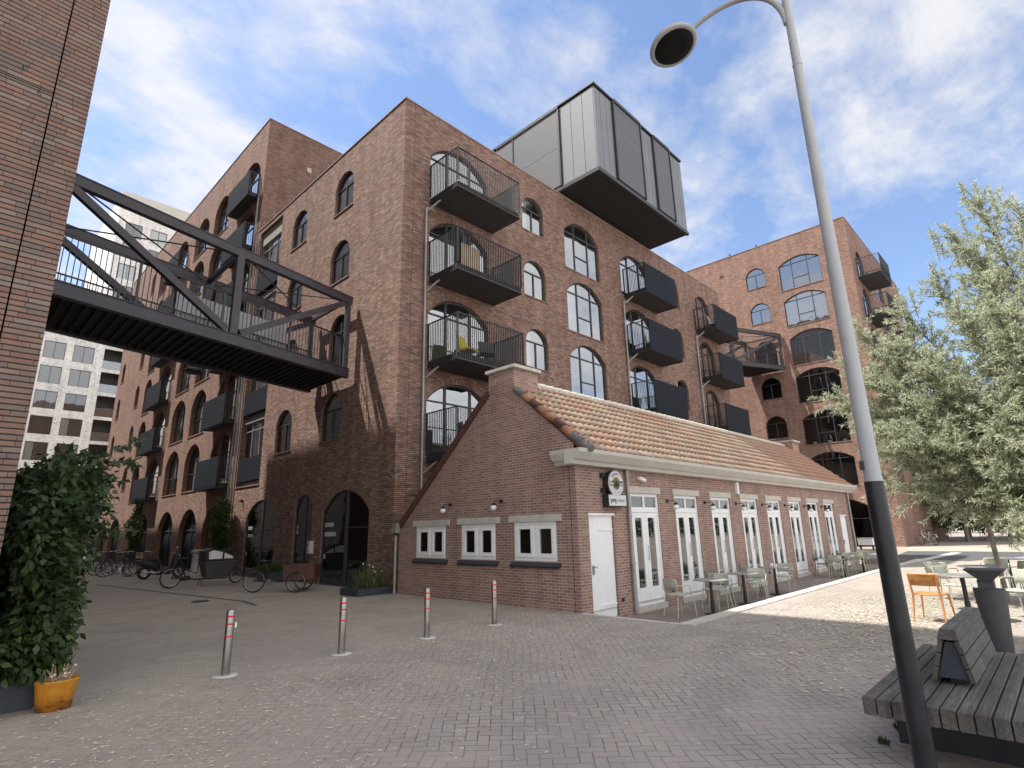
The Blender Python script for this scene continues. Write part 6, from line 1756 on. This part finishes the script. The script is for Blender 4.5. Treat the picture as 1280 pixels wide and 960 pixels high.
def f2(n):
    x = rng.uniform(-9.3, 3, n); y = rng.normal(-7.9, 1.3, n) + .10 * x; P = np.stack([x, y, np.zeros(n)], 1)
    return P[(P[:, 1] < -6.2) & ~((P[:, 0] > -.5) & (P[:, 1] > -9.6)) | ((P[:, 0] < -.6) & (P[:, 1] > -6.2))]
litter('dry_straw', 'dry straw and seed litter drifted around the bollards', 12000, f2, .015, .065, .07)

# ================================================================== SKY, SUN, CAMERA
W = bpy.data.worlds.new('World'); SC.world = W; W.use_nodes = True
nt = W.node_tree
for n_ in list(nt.nodes): nt.nodes.remove(n_)
out = nt.nodes.new('ShaderNodeOutputWorld'); bg = nt.nodes.new('ShaderNodeBackground')
sky = nt.nodes.new('ShaderNodeTexSky'); sky.sky_type = 'NISHITA'; sky.sun_disc = False
tosun = Vector((-1.0, 1.11, 2.9)).normalized()
sky.sun_elevation = math.asin(tosun.z); sky.sun_rotation = atan2(tosun.x, tosun.y)
sky.air_density = 1.0; sky.dust_density = 0.6; sky.ozone_density = 2.0
gen = nt.nodes.new('ShaderNodeTexCoord').outputs['Generated']
s = sep(nt, gen); zc = mth(nt, 'MAXIMUM', s[2], 0.0); zz = mth(nt, 'ADD', zc, 0.22)
cx_ = nt.nodes.new('ShaderNodeCombineXYZ'); nt.links.new(mth(nt, 'DIVIDE', s[0], zz), cx_.inputs[0]); nt.links.new(mth(nt, 'DIVIDE', s[1], zz), cx_.inputs[1])
mp = nt.nodes.new('ShaderNodeMapping'); nt.links.new(cx_.outputs[0], mp.inputs[0]); mp.inputs['Location'].default_value = SKY_LOC; mp.inputs['Rotation'].default_value = (0, 0, .5); mp.inputs['Scale'].default_value = (1, 1.35, 1)
n1 = noise(nt, mp.outputs[0], .95, 10, 0.60, 0.12); n2 = noise(nt, mp.outputs[0], 4.2, 9, 0.64, 0.2)
bias = mth(nt, 'MULTIPLY_ADD', s[1], .10, mth(nt, 'MULTIPLY', s[0], -.09))
# added unseen cloud behind the camera, brightened as fill light (the -y, -x side)
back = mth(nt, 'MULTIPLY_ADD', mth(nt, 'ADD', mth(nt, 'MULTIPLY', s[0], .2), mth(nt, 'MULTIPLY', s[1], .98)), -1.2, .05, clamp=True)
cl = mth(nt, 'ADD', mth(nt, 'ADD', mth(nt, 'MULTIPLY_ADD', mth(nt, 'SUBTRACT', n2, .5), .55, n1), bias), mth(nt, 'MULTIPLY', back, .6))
cov = ramp(nt, cl, [(.42, 0.0), (.53, .34), (.65, .82), (.78, 1.0)])
hz = ramp(nt, s[2], [(0.0, .6), (.08, .25), (.25, .06), (1.0, .03)])
cov = mth(nt, 'MAXIMUM', mth(nt, 'MULTIPLY', cov, .93), hz)
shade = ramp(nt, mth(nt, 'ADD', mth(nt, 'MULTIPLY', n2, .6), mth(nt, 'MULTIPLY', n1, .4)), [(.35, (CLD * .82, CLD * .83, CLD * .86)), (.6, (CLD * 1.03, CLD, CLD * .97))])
bk_ = mth(nt, 'MULTIPLY_ADD', back, BACK_FILL, 1.0)
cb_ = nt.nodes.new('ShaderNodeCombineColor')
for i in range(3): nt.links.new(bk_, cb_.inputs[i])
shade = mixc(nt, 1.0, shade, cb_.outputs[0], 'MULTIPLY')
skyc = mixc(nt, 1.0, sky.outputs[0], (0.64, 0.67, 0.72), 'MULTIPLY')
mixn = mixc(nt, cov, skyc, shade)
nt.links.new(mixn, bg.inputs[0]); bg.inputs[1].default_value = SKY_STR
nt.links.new(bg.outputs[0], out.inputs[0])
sun = bpy.data.lights.new('sun', 'SUN'); sun.energy = SUN_STR; sun.angle = radians(.55); sun.color = (1.0, .95, .87)
so = bpy.data.objects.new('sun', sun); COL.objects.link(so); so.rotation_euler = tosun.to_track_quat('Z', 'Y').to_euler(); so.location = (-20, 25, 60)

cam_d = bpy.data.cameras.new('camera'); cam_o = bpy.data.objects.new('camera', cam_d); COL.objects.link(cam_o)
az, pit, rol, fpx = radians(44.0427489), radians(14.5666676), radians(-1.312505), 697.7688
fw_ = Vector((cos(az) * cos(pit), sin(az) * cos(pit), sin(pit))); r_ = Vector((sin(az), -cos(az), 0)); u_ = r_.cross(fw_)
r2 = r_ * cos(rol) + u_ * sin(rol); u2 = -r_ * sin(rol) + u_ * cos(rol)
mt = Matrix((r2, u2, -fw_)).transposed().to_4x4(); mt.translation = Vector((-9.88014751, -14.65748773, 1.7))
cam_o.matrix_world = mt
cam_d.sensor_width = 36; cam_d.lens = fpx / 1280 * 36; cam_d.clip_end = 2000; cam_d.clip_start = .05
SC.camera = cam_o
SC.view_settings.view_transform = 'Standard'; SC.view_settings.look = 'None'; SC.view_settings.gamma = 1; SC.view_settings.use_curve_mapping = False
SC.view_settings.exposure = EXPO
try:
    SC.cycles.max_bounces = 6; SC.cycles.transparent_max_bounces = 12; SC.cycles.sample_clamp_indirect = 6; SC.cycles.use_denoising = True
except Exception: pass
